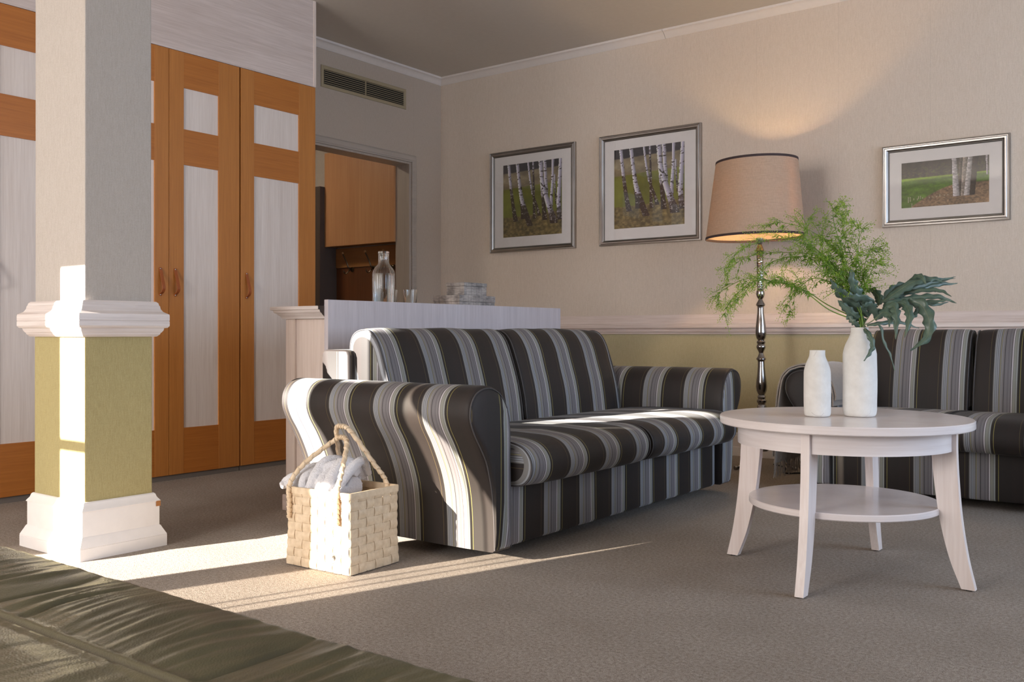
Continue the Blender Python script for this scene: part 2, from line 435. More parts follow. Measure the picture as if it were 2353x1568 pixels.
# pillar
PX0, PX1, PY0, PY1 = -3.59, -3.232, 1.760, 2.020
pl = B().box(PX0, PX1, PY0, PY1, 0, ZC, .004)
pil = struct('wall_pillar', pl, PILP, None, 'square pillar with green lower part and white mouldings')
B().box(PX0 - .002, PX1 + .002, PY0 - .002, PY1 + .002, .1, .80, .004).mk('dado_wallpaper', GREEN, pil)
pr = [(.0, .920), (.012, .920), (.018, .914), (.020, .905), (.022, .9035), (.024, .892), (.030, .882), (.036, .878), (.046, .872), (.047, .866), (.047, .849), (.0455, .848), (.0455, .8465), (.047, .8455),
      (.047, .829), (.042, .822), (.033, .820), (.031, .812), (.026, .804), (.024, .803), (.022, .797), (.014, .789), (.0, .788)]
B().ring_rect(pr, PX0, PX1, PY0, PY1).mk('moulded_cap', WASHXY, pil, 25)
pb = [(.0, .200), (.006, .200), (.010, .196), (.014, .184), (.020, .176), (.024, .170), (.0235, .168), (.0205, .167), (.0205, .080), (.024, .077), (.029, .066), (.036, .052), (.040, .044), (.0385, .0425), (.040, .041), (.040, .0)]
B().ring_rect(pb, PX0, PX1, PY0, PY1).mk('moulded_base', WHITE, pil, 25)
B().box(PX1 + .0215, PX1 + .0240, PY1 + .006, PY1 + .0235, .150, .170).mk('chip', plain('bare_wood', lin(170, 112, 60), .7), pil)

# ------------------------------------------------------------------ wardrobes and the panel above them
WX = -4.575
b = B().box(XL, WX - .003, .2, 4.0, 2.353, ZC)
struct('wall_bulkhead', b, PANH, None)
struct('trim_5', B().box(WX - .004, WX + .001, 3.985, 4.003, 2.355, ZC), WASHZ)
def door(parent, y0, y1, s0, s1, hy=None, flip=1):
    """frame-and-panel door, face at WX; stiles s0 / s1 wide"""
    X0, X1 = WX - .022, WX; z0, z1 = .03, 2.35
    fr = B(); e = .0012
    fr.box(X0, X1, y0, y0 + s0, z0, z1, e).box(X0, X1, y1 - s1, y1, z0, z1, e)
    d = fr.mk('door', BEEZ, parent)
    for za, zb in ((.03, .281), (1.731, 1.927), (2.155, 2.35)):
        B().box(X0, X1 - .0006, y0 + s0 - .001, y1 - s1 + .001, za, zb, e).mk('rail', BEEY, d)
    for za, zb in ((.281, 1.731), (1.927, 2.155)):
        B().box(X0 + .004, X1 - .008, y0 + s0 - .001, y1 - s1 + .001, za, zb).mk('panel', PANZ, d)
    if hy:
        zc = 1.08
        P = [(0, .076), (.002, .068), (.006, .052), (.018, .018), (.030, -.018), (.032, -.040), (.022, -.056), (.006, -.064), (.002, -.068), (0, -.076)]
        S = spline([(WX + .002 + a, hy, zc + c) for a, c in P], 4); hb = B(); wv = .009
        for i, p in enumerate(S):
            t = (S[min(i + 1, len(S) - 1)] - S[max(i - 1, 0)]).normalized(); nrm = Vector((-t.z, 0, t.x))
            ww = wv * (1 if 3 < i < len(S) - 4 else .9)
            for q in ((-ww, -.0015), (ww, -.0015), (ww, .0015), (-ww, .0015)): hb.V.append(p + Vector((0, q[0], 0)) + nrm * q[1])
        for i in range(len(S) - 1):
            for k in range(4):
                a = i * 4 + k; c = i * 4 + (k + 1) % 4; hb.F.append((a, c, c + 4, a + 4))
        hb.F.append((0, 1, 2, 3)); n_ = len(hb.V); hb.F.append((n_ - 4, n_ - 3, n_ - 2, n_ - 1))
        hb.mk('handle', LEATH_H, d, 50)
        for zz in (.070, -.070):
            V = B(); V.lathe([(.0001, 0)] + [(.0045 * math.cos(a), .003 * math.sin(a)) for a in (0, .5, 1.0, 1.4)], n=10, cap=True)
            V.V = [Vector((WX + .004 + v.z, hy + v.x, zc + zz + v.y)) for v in V.V]
            V.mk('screw', STEEL, d, 60)
    return d
LEATH_H = plain('brown_leather_strap', lin(158, 84, 40), .5)
def wardrobe(label, y0, y1, doors):
    t = thing('wardrobe', label, 'wardrobe', (WX - .3, (y0 + y1) / 2, 0), 0, 'wardrobes along the left wall')
    B().box(WX - .56, WX - .024, y0, y1, .028, 2.351).mk('carcass', WASHZ if y1 > 3.9 else CHARC, t)
    B().box(WX - .5, WX - .012, y0, y1, 0, .028).mk('plinth', PLINTH, t)
    for d in doors: door(t, *d)
    return t
wardrobe('beech and white wardrobe on the far left, mostly hidden by the pillar', 1.50, 2.498, [(1.502, 1.978, .09, .09), (1.982, 2.496, .088, .09, 2.052)])
wardrobe('double wardrobe behind the pillar with two leather handles side by side', 2.500, 3.427, [(2.502, 2.9635, .09, .085, 2.912), (2.9665, 3.424, .090, .142, 3.002)])
wardrobe('single wardrobe with one leather handle nearest the doorway', 3.433, 4.000, [(3.434, 3.998, .094, .132, 3.473)])

# ------------------------------------------------------------------ air grille
vt = thing('air_vent', 'long cream ventilation grille with dark slats above the doorway', 'vent', (XL, 4.99, 2.645))
vy0, vy1, vz0, vz1 = 4.553, 5.428, 2.567, 2.724
CREAM = plain('grille_enamel', lin(168, 152, 122), .5)
fb = B(); ff = [(0, 0), (.006, 0), (.008, .004), (.008, .020), (.004, .026), (-.01, .026)]
for (o, wd) in ff:
    for (y, z) in ((vy0 + wd, vz0 + wd), (vy1 - wd, vz0 + wd), (vy1 - wd, vz1 - wd), (vy0 + wd, vz1 - wd)): fb.V.append(Vector((XL + .001 + o, y, z)))
for i in range(len(ff) - 1):
    for k in range(4):
        a = i * 4 + k; c = i * 4 + (k + 1) % 4; fb.F.append((a, c, c + 4, a + 4))
fb.mk('frame', CREAM, vt)
B().box(XL, XL + .0015, vy0 + .024, vy1 - .024, vz0 + .024, vz1 - .024).mk('backing', DARK, vt)
B().box(XL + .001, XL + .008, 4.985, 4.995, vz0 + .024, vz1 - .024).mk('centre_bar', CREAM, vt)
for a, c in ((vy0 + .026, 4.985), (4.995, vy1 - .026)):
    for k in range(7):
        z = vz0 + .034 + k * .0148
        B().add([(XL + .002, a, z + .004), (XL + .0095, a, z - .003), (XL + .0095, a, z - .0015), (XL + .002, a, z + .0055),
                 (XL + .002, c, z + .004), (XL + .0095, c, z - .003), (XL + .0095, c, z - .0015), (XL + .002, c, z + .0055)],
                [(0, 1, 2, 3), (4, 7, 6, 5), (0, 4, 5, 1), (1, 5, 6, 2), (2, 6, 7, 3), (3, 7, 4, 0)]).mk('slat', CREAM, vt)

# ------------------------------------------------------------------ hall seen through the doorway
HY = 5.60
struct('wall_hall_back', B().box(-8.2, XL - .141, HY, HY + .1, 0, ZC), plain('hall_paint', lin(190, 180, 170), .8))
struct('wall_hall_left', B().box(-8.2, -8.1, 2.5, HY, 0, ZC), plain('hall_paint_left', lin(190, 180, 170), .8))
struct('wall_hall_front', B().box(-8.2, XL - .14, 2.4, 2.5, 0, ZC), plain('hall_paint_front', lin(190, 180, 170), .8))
t = thing('wall_cabinet', 'orange beech wall cabinet seen through the doorway above the coat hooks', 'cabinet', (-5.7, 5.5, 1.537))
B().box(-6.12, -5.30, 5.468, HY - .002, 1.541, 2.33).mk('carcass', HALLX, t)
B().box(-6.12, -5.30, 5.45, 5.467, 1.537, 2.335, .001).mk('door', HALL, t)
t = thing('tall_cabinet', 'tall dark cupboard side standing left of the coat hooks', 'cabinet', (-6.4, 5.3, 0))
B().box(-6.60, -6.122, 5.40, HY - .002, .0, 2.05).mk('carcass', CHARC, t)
t = thing('coat_rack', 'dark beech coat rack board with brass double hooks in the hall', 'rack', (-5.7, HY, 1.36))
B().box(-6.12, -5.30, HY - .013, HY - .002, .3, 1.362).mk('back_panel', HALLD, t)
B().box(-6.12, -5.30, HY - .022, HY - .0125, 1.364, 1.53, .002).mk('board', HALLX, t)
for hx in (-5.925, -5.655, -5.445):
    hz = 1.345; yb = HY - .0135
    k = B(); k.lathe([(.0001, 0), (.021, 0), (.021, .004), (.014, .009), (.0001, .010)], n=16, cap=False)
    k.V = [Vector((hx + v.x, yb - v.z, hz + v.y)) for v in k.V]
    k.tube(spline([(hx, yb - .008, hz), (hx - .004, yb - .04, hz + .015), (hx - .012, yb - .055, hz + .06), (hx - .045, yb - .07, hz + .135)], 5), .006, 8)
    k.tube(spline([(hx, yb - .02, hz + .002), (hx, yb - .045, hz - .018), (hx - .012, yb - .06, hz - .038), (hx - .030, yb - .066, hz - .028), (hx - .034, yb - .067, hz - .010)], 4), .005, 8)
    q = k.mk('hook', BRONZE, t, 40)
    s = B().lathe([(.0001, -.012)] + [(.012 * math.cos(a), .012 * math.sin(a)) for a in np.linspace(-1.3, 1.3, 7)] + [(.0001, .012)], n=12, cap=False)
    s.V = [v + Vector((hx - .046, yb - .07, hz + .138)) for v in s.V]; s.mk('wooden_ball', HALLX, q, 60)
area('hall_fill_light', (-6.6, 4.3, 2.86), (0, 0, -1), .3, .3, 15, (1, .86, .68))  # lamp added out of view to brighten the hall cabinet

# ------------------------------------------------------------------ low cabinet behind the sofa
t = thing('sideboard', 'low whitewashed cabinet with moulded top behind the striped sofa', 'cabinet', (-3.27, 3.7, 0))
cx0, cx1, cy0, cy1 = -3.403, -3.130, 2.800, 4.58
B().box(cx0, cx1, cy0 + .012, cy1, .0, .865).mk('carcass', WASHZ, t)
B().box(cx0, cx0 + .060, cy0, cy0 + .0118, .07, .865, .001).mk('stile', WASHZ, t)
B().box(cx0 - .012, cx1, cy0 - .012, cy0 - .0002, .0, .07, .003).mk('plinth', WASHX, t)
tp = [(0, .866), (.012, .866), (.014, .872), (.018, .878), (.026, .884), (.030, .890), (.036, .892), (.040, .898), (.041, .904), (.050, .906), (.050, .921), (0, .9215)]
tb = B(); base = 0
for (o, z) in tp:
    for (x, y) in ((cx0 - o, cy1), (cx0 - o, cy0 - o), (cx1, cy0 - o)): tb.V.append(Vector((x, y, z)))
for i in range(len(tp) - 1):
    for k in range(2):
        a = i * 3 + k; tb.F.append((a, a + 1, a + 4, a + 3))
tb.box(cx0, cx1, cy0, cy1, .866, .9214)
tb.mk('moulded_top', WASHXY, t, 25)
B().box(-3.1295, -3.105, 2.785, 4.58, 0, .948, .0015).mk('back_panel', PANG, t)
TOPZ = .9215

# carafe, tumblers and boxes on it
t = thing('carafe', 'ribbed clear glass water carafe with lid on the cabinet', 'carafe', (-3.27, 3.29, TOPZ))
rc = (-3.27, 3.29)
outer = [(.0505, TOPZ + .001), (.053, TOPZ + .006), (.053, TOPZ + .168), (.050, TOPZ + .184), (.040, TOPZ + .201), (.0285, TOPZ + .214), (.025, TOPZ + .224), (.0245, TOPZ + .262), (.0265, TOPZ + .268)]
inner = [(r - .0025, max(z, TOPZ + .008)) for r, z in outer][::-1]
B().lathe(outer + inner, rc, 96, 24, .045).mk('glass_body', GLASS, t, 60)
B().lathe([(.0001, TOPZ + .0085), (.0495, TOPZ + .0085), (.0495, TOPZ + .16), (.048, TOPZ + .170), (.0001, TOPZ + .170)], rc, 48, cap=False).mk('water', WATER, t, 50)
lid = B().lathe([(.0001, TOPZ + .2785), (.026, TOPZ + .2785), (.027, TOPZ + .274), (.026, TOPZ + .269), (.021, TOPZ + .268), (.021, TOPZ + .240), (.019, TOPZ + .237), (.0001, TOPZ + .237)], rc, 32, cap=False)
lid.mk('lid', glass('lid_glass', (.95, .97, .97, 1)), t, 50)
def tumbler(x, y, label):
    t = thing('tumbler', label, 'glass', (x, y, TOPZ), 0, 'glasses beside the carafe')
    o = [(.027, TOPZ + .001), (.030, TOPZ + .004), (.035, TOPZ + .100)]; i = [(.0337, TOPZ + .100), (.0288, TOPZ + .010), (.0001, TOPZ + .009)]
    B().lathe([(.0001, TOPZ + .001)] + o + i, (x, y), 40, cap=False).mk('glass_body', GLASS, t, 50)
tumbler(-3.27, 3.478, 'clear tumbler standing free between the carafe and the boxes')
tumbler(-3.355, 3.425, 'clear tumbler half hidden behind the carafe')
def printed_box():
    m = M('grey_checked_paper'); v = m.coords(); sx = m.n('ShaderNodeSeparateXYZ'); tc = m.n('ShaderNodeTexCoord'); m.l(tc.outputs['Object'], sx.inputs[0])
    nz = m.noise(v, 18, 3); nz2 = m.noise(m.coords((.15, .15, 1)), 260, 3)
    cl = m.ramp(m.math('ADD', m.math('MULTIPLY', nz, .6), m.math('MULTIPLY', nz2, .4)), [(.36, lin(112, 108, 107)), (.62, lin(186, 178, 172))])
    w_ = None
    for ax, p in (('X', .041), ('Y', .043), ('Z', .0155)):
        fr = m.math('LESS_THAN', m.math('FRACT', m.math('DIVIDE', m.math('ADD', sx.outputs[ax], 3.003), p)), .07)
        w_ = fr if w_ is None else m.math('MAXIMUM', w_, fr)
    cl = m.mix(m.math('MULTIPLY', w_, .5), cl, lin(84, 80, 80)); m.color(cl); m.set(Roughness=.6); return m.m
CHECK = printed_box()
def gift(x0, x1, y0, y1, z0, z1, lidh, label):
    t = thing('storage_box', label, 'box', ((x0 + x1) / 2, (y0 + y1) / 2, z0), 0, 'paper covered boxes on the cabinet')
    B().box(x0 + .002, x1 - .002, y0 + .002, y1 - .002, z0, z1 - lidh - .001, .001).mk('body', CHECK, t)
    B().box(x0, x1, y0, y1, z1 - lidh, z1, .001).mk('lid', CHECK, t)
gift(-3.362, -3.180, 3.755, 4.056, TOPZ, TOPZ + .081, .034, 'larger flat grey checked box at the bottom of the pair')
gift(-3.347, -3.220, 3.84, 4.034, TOPZ + .082, TOPZ + .152, .019, 'smaller grey checked box lying on top of the larger one')

# ------------------------------------------------------------------ framed photographs
def vnoise(h, w_, cells, seed):
    r = np.random.RandomState(seed); out = np.zeros((h, w_)); amp = 1; tot = 0
    for k in range(4):
        n1, n2 = max(2, int(cells[0] * 2 ** k)) + 2, max(2, int(cells[1] * 2 ** k)) + 2
        g = r.rand(n1, n2); y = np.linspace(0, n1 - 2, h); x = np.linspace(0, n2 - 2, w_)
        yi, xi = y.astype(int), x.astype(int); fy, fx = (y - yi)[:, None], (x - xi)[None, :]
        a = g[yi][:, xi]; b_ = g[yi][:, xi + 1]; c = g[yi + 1][:, xi]; d = g[yi + 1][:, xi + 1]
        out += amp * ((a * (1 - fx) + b_ * fx) * (1 - fy) + (c * (1 - fx) + d * fx) * fy); tot += amp; amp *= .55
    return out / tot

def birch_art():
    h, w_ = 190, 176; U, V = np.meshgrid((np.arange(w_) + .5) / w_, (np.arange(h) + .5) / h)
    n1 = vnoise(h, w_, (6, 6), 1)[..., None]; n2 = vnoise(h, w_, (40, 30), 2)[..., None]; n3 = vnoise(h, w_, (14, 8), 3)[..., None]
    A = np.zeros((h, w_, 3))
    e1 = .11 + .03 * (n1[..., 0] - .5) - .02 * U; e2 = .335 + .02 * (n1[..., 0] - .5) - .05 * U; e3 = .72 + .03 * (n3[..., 0] - .5) - .04 * U
    A[:] = np.array([38, 36, 42]) * (.7 + .5 * n2)
    tan = np.array([128, 116, 92]) * (.6 + .75 * n3); grn = np.array([112, 118, 48]) * (.62 + .5 * n1) + np.array([20, 16, 4]) * (1 - V[..., None] * 1.2)
    gnd = np.array([116, 102, 66]) * (.45 + 1.0 * n2) * (.7 + .5 * n3)
    for e, c in ((e1, tan), (e2, grn), (e3, gnd)):
        k = np.clip((V - e) * 60, 0, 1)[..., None]; A = A * (1 - k) + c * k
    conv = lambda x, y: ((x - 282) / 706, None, y)
    def trunk(pts, dark=.0, seed=0):
        nonlocal A
        P = []
        for x, y, ww in pts:
            u = (x - 284) / 705; top = 435 - 98 * u; bot = 1288 - 61 * u; P.append((u, (y - top) / (bot - top), ww / 705))
        P = np.array(P); uc = np.interp(V[:, 0], P[:, 1], P[:, 0]); wd = np.interp(V[:, 0], P[:, 1], P[:, 2]) / 2
        msk = (np.abs(U - uc[:, None]) < wd[:, None]) & (V >= P[0, 1] - .08) & (V <= P[-1, 1])
        s = (U - uc[:, None]) / wd[:, None]
        nn = vnoise(h, w_, (60, 12), 20 + seed); lowk = np.clip((V - .50 + dark + .25 * (nn - .5)) * 6, 0, 1)
        n9b = vnoise(h, w_, (64, 26), 90 + seed)
        light = np.array([188, 184, 204]) * (1 - .35 * np.clip(s, -1, 1)[..., None]) * .92
        lt = np.where((n9b > .63)[..., None], np.array([48, 42, 42]), light)
        n9 = vnoise(h, w_, (64, 56), 50 + seed); dk = np.where((n9 > .66)[..., None], np.array([150, 142, 140]), np.array([52, 42, 38]))
        T = lt * (1 - lowk[..., None]) + dk * lowk[..., None]
        A = np.where(msk[..., None], T, A)
    for i, (p, d) in enumerate([([(900, 600, 14), (910, 760, 18), (922, 880, 24)], .2), ([(495, 850, 20), (520, 960, 40), (530, 1060, 60)], .6),
        ([(588, 395, 20), (612, 600, 22), (640, 760, 24), (690, 900, 28), (722, 1020, 42)], .15), ([(648, 390, 18), (654, 600, 20), (657, 800, 26), (662, 1060, 36)], .5),
        ([(785, 370, 40), (795, 560, 36), (803, 700, 40), (812, 780, 30)], .1), ([(735, 372, 50), (745, 520, 46), (758, 700, 42), (770, 850, 44), (786, 1070, 54)], .12),
        ([(352, 425, 36), (372, 640, 34), (400, 870, 38), (420, 1000, 46), (440, 1095, 64)], .2),
        ([(458, 412, 38), (480, 620, 38), (505, 800, 46), (540, 930, 62), (585, 1060, 64), (612, 1140, 72)], 0),
        ([(970, 345, 38), (955, 640, 44), (945, 850, 48), (958, 1060, 56)], -.1), ([(880, 355, 30), (878, 600, 32), (862, 800, 36), (858, 980, 40)], -.1),
        ([(748, 560, 42), (778, 720, 48), (820, 850, 62), (862, 980, 68), (893, 1105, 92)], -.12)]):
        trunk(p, d, i)
    return A

def forest_art():
    h, w_ = 120, 216; U, V = np.meshgrid((np.arange(w_) + .5) / w_, (np.arange(h) + .5) / h)
    n1 = vnoise(h, w_, (5, 6), 5)[..., None]; n2 = vnoise(h, w_, (40, 50), 6)[..., None]; n3 = vnoise(h, w_, (16, 8), 8)[..., None]; nt = vnoise(h, w_, (3, 44), 9)[..., None]
    dark = np.array([60, 50, 40]) * (.55 + .6 * nt) + np.array([50, 60, 10]) * np.clip((n2 - .45) * 3, 0, 1) * np.clip(V[..., None] * 2.5, 0, .6)
    A = dark
    e = .34 - .02 * U + .01 * n1[..., 0]
    k = np.clip((V - e) * 50, 0, 1)[..., None]
    gr = np.array([88, 120, 34]) * (.42 + .55 * n3 + .35 * n2 * (1)) + np.array([60, 60, 16]) * np.exp(-((V - .38 + .05 * U) / .035) ** 2)[..., None]
    A = A * (1 - k) + gr * k
    e2 = .98 - .45 * np.sin(np.clip((U - .1) / .62, 0, 1) * PI / 2) + .12 * np.clip((U - .75) * 3, 0, 1) * 0
    k = np.clip((V - e2) * 40, 0, 1)[..., None] * (U > .12)[..., None]
    path = np.array([132, 106, 80]) * (.45 + .9 * n2) * (.75 + .5 * n1)
    A = A * (1 - k) + path * k
    for x, v0, v1 in [(.085, .74, .88), (.105, .74, .86), (.15, .77, .83), (.19, .78, .84), (.205, .73, .82), (.225, .73, .82), (.25, .76, .82), (.33, .76, .82), (.37, .76, .81), (.41, .76, .81), (.45, .73, .80), (.5, .75, .79), (.54, .74, .78), (.125, .88, .99)]:
        m_ = (np.abs(U - x) < .0045) & (V > v0 + .02) & (V < v1); A = np.where(m_[..., None], np.array([168, 160, 132]) * (.7 + .4 * n2), A)
    for a, b_, w0, w1, c in [(.97, .98, .022, .022, (176, 168, 172)), (.83, .78, .10, .12, (60, 46, 38)), (.735, .70, .05, .055, (150, 138, 128)), (.69, .66, .034, .05, (90, 80, 72)), (.79, .75, .05, .062, (172, 166, 166)), (.61, .635, .05, .075, (180, 174, 176))]:
        uc = a + (b_ - a) * V / .8; ww = (w0 + (w1 - w0) * V / .8) / 2; s = (U - uc) / ww
        m_ = (np.abs(s) < 1) & (V < (.82 if a < .9 else .42)); bark = vnoise(h, w_, (50, 40), int(a * 99))[..., None]
        T = np.array(c) * (.45 + .85 * bark) * (1 - .25 * np.clip(s, -1, 1)[..., None]); A = np.where(m_[..., None], T, A)
    return A
def printmat(name):
    m = M(name); a = m.n('ShaderNodeVertexColor'); a.layer_name = 'ink'; m.color(a.outputs[0]); m.set(Roughness=.5); return m.m
INK = printmat('printed_photograph')
def art_mesh(name, A, x0, x1, z0, z1, y, parent):
    h, w_ = A.shape[:2]; off = wloc(parent)
    V = [(x0 + (x1 - x0) * i / w_ - off.x, y - off.y, z1 + (z0 - z1) * j / h - off.z) for j in range(h + 1) for i in range(w_ + 1)]
    Fc = [(j * (w_ + 1) + i, (j + 1) * (w_ + 1) + i, (j + 1) * (w_ + 1) + i + 1, j * (w_ + 1) + i + 1) for j in range(h) for i in range(w_)]
    me = bpy.data.meshes.new(name); me.from_pydata(V, [], Fc); me.update()
    ca = me.color_attributes.new('ink', 'FLOAT_COLOR', 'CORNER')
    L = np.clip(A / 255, 0, 1); L = np.where(L <= .04045, L / 12.92, ((L + .055) / 1.055) ** 2.4) * 1.5
    C4 = np.ones((h * w_, 4, 4), np.float32); C4[:, :, :3] = np.clip(L, 0, .95).reshape(-1, 1, 3)
    ca.data.foreach_set('color', C4.ravel())
    me.materials.append(INK); o = bpy.data.objects.new(name, me); col.objects.link(o); o.parent = parent; return o
MATB = plain('white_mount_board', lin(246, 242, 242), .8)
FRINSET = chrome('dark_beaded_inset', lin(150, 146, 142), .45)
def picture(x0, x1, z0, z1, art, ap, label):
    t = thing('framed_photograph', label, 'picture', ((x0 + x1) / 2, YB, (z0 + z1) / 2), 0, 'framed photographs on the back wall')
    fp = [(0, .0), (0, .020), (.003, .026), (.007, .027), (.009, .023), (.012, .0225), (.017, .027), (.025, .026), (.030, .020), (.033, .017)]
    fb = B()
    for wd, d in fp:
        for (x, z) in ((x0 + wd, z0 + wd), (x1 - wd, z0 + wd), (x1 - wd, z1 - wd), (x0 + wd, z1 - wd)): fb.V.append(Vector((x, YB - .001 - d, z)))
    for i in range(len(fp) - 1):
        for k in range(4):
            a = i * 4 + k; c = i * 4 + (k + 1) % 4; fb.F.append((a, c, c + 4, a + 4))
    fb.mk('frame', SILVER, t, 20)
    ib = B(); ip = [(.033, .017), (.035, .0185), (.038, .017), (.040, .010)]
    for wd, d in ip:
        for (x, z) in ((x0 + wd, z0 + wd), (x1 - wd, z0 + wd), (x1 - wd, z1 - wd), (x0 + wd, z1 - wd)): ib.V.append(Vector((x, YB - .001 - d, z)))
    for i in range(len(ip) - 1):
        for k in range(4):
            a = i * 4 + k; c = i * 4 + (k + 1) % 4; ib.F.append((a, c, c + 4, a + 4))
    ib.mk('beaded_inset', FRINSET, t, 20)
    ax0, ax1, az0, az1 = x0 + ap[0] * (x1 - x0), x0 + ap[1] * (x1 - x0), z1 - ap[3] * (z1 - z0), z1 - ap[2] * (z1 - z0)
    mb = B(); ym = YB - .0095
    for (a, c, e, f) in ((x0 + .036, x1 - .036, z0 + .036, az0), (x0 + .036, x1 - .036, az1, z1 - .036), (x0 + .036, ax0, az0, az1), (ax1, x1 - .036, az0, az1)):
        mb.box(a, c, ym, ym + .002, e, f)
    mb.mk('mount', MATB, t)
    art_mesh('print', art, ax0 - .002, ax1 + .002, az0 - .002, az1 + .002, YB - .006, t)
    B().box(x0 + .036, x1 - .036, YB - .0125, YB - .011, z0 + .036, z1 - .036).mk('glass', PICGLASS, t)
BA = birch_art()
picture(-4.622, -3.822, 1.432, 2.218, BA, (.155, .845, .135, .852), 'silver framed photo of birch trunks, left one nearest the corner')
picture(-3.612, -2.812, 1.430, 2.222, BA, (.148, .842, .138, .850), 'silver framed photo of birch trunks, right one beside the floor lamp')
picture(-1.634, -.950, 1.432, 1.914, forest_art(), (.158, .845, .225, .775), 'wide silver framed photo of a green clearing and pine trunks')

# ------------------------------------------------------------------ sofas
ARM = [(0, .045), (0, .12), (0, .25), (0, .36), (.001, .44), (.008, .50), (.024, .552), (.052, .590), (.088, .613), (.128, .623), (.168, .619), (.202, .603), (.224, .575), (.232, .545),
       (.230, .512), (.212, .470), (.180, .420), (.150, .362), (.124, .300), (.107, .235), (.098, .15), (.094, .045)]
def arm_section(sx):
    S = spline([(o, z, 0) for o, z in ARM], 3)
    return [(p.x, p.y) for p in S]
def loft(name, rings, uvr, mat, parent, closed=True, caps=None):
    """rings: list of lists of points; uvr same shape; caps=(uvfun)"""
    n = len(rings[0]); V = [p for r in rings for p in r]; Fc = []; luv = []
    for i in range(len(rings) - 1):
        for k in range(n if closed else n - 1):
            k2 = (k + 1) % n; q = (i * n + k, i * n + k2, (i + 1) * n + k2, (i + 1) * n + k); Fc.append(q)
            luv += [uvr[i][k], uvr[i][k2], uvr[i + 1][k2], uvr[i + 1][k]]
    if caps:
        for i in (0, len(rings) - 1):
            f = [i * n + k for k in range(n)]
            if i == 0: f = f[::-1]
            Fc.append(tuple(f)); luv += [caps(rings[i][j % n]) for j in f]
    me = bpy.data.meshes.new(name); me.from_pydata([tuple(v) for v in V], [], Fc)
    ul = me.uv_layers.new(name='stripe')
    for i, c in enumerate(luv): ul.data[i].uv = c
    me.materials.append(mat)
    me.polygons.foreach_set('use_smooth', [True] * len(me.polygons)); me.update()
    o = bpy.data.objects.new(name, me); col.objects.link(o); o.parent = parent
    bm = bmesh.new(); bm.from_mesh(me); bmesh.ops.recalc_face_normals(bm, faces=bm.faces)
    for e in bm.edges:
        if len(e.link_faces) == 2: e.smooth = e.calc_face_angle(0) < math.radians(50)
    bm.to_mesh(me); bm.free()
    return o

def cushion(name, x0, x1, prof, parent, crown, seed, gusset=False):
    """prof: closed (y,z) section; lofted along x with rounded, puckered ends"""
    cyc = sum(p[0] for p in prof) / len(prof); czc = sum(p[1] for p in prof) / len(prof)
    st = [(0, .030), (.002, .016), (.006, .007), (.014, .002), (.026, 0)]
    xs = [(x0 + a, d) for a, d in st]; k = 22
    xs += [(x0 + .026 + (x1 - x0 - .052) * i / k, 0) for i in range(1, k)] + [(x1 - a, d) for a, d in st[::-1]]
    R = []; U = []; L = x1 - x0
    for x, d in xs:
        u = (x - x0) / L; c = crown * (1 - (2 * u - 1) ** 4); ring = []; uvs = []; s = 0; prev = None
        for (y, z) in prof:
            dy, dz = y - cyc, z - czc; ln = math.hypot(dy, dz) + 1e-6
            q = (c - d) / ln
            nz = noise.noise(Vector((x * 7 + seed, y * 9, z * 9))) * .005
            pk = noise.noise(Vector((x * 60 + seed, y * 14, z * 14))) * .004 * max(0, 1 - min(x - x0, x1 - x) / .10)
            yy, zz = y + dy * q + dy / ln * (nz + pk), z + dz * q + dz / ln * (nz + pk)
            if prev: s += math.hypot(yy - prev[0], zz - prev[1])
            prev = (yy, zz); ring.append((x, yy, zz)); uvs.append((x, s))
        R.append(ring); U.append(uvs)
    o = loft(name, R, U, STRIPE, parent, True, caps=lambda p: ((p[2] * 1.0) if gusset else p[1] - .9606, p[0]))
    for x in (x0 + .008, x1 - .008):
        tb = B(); pts = []
        for (y, z) in prof:
            dy, dz = y - cyc, z - czc; ln = math.hypot(dy, dz) + 1e-6; pts.append((x, y - dy / ln * .003, z - dz / ln * .003))
        pts.append(pts[0]); tb.tube(pts, .0035, 6, cap=False); tb.mk('piping', PIPING, o, 60, local=True)
    return o

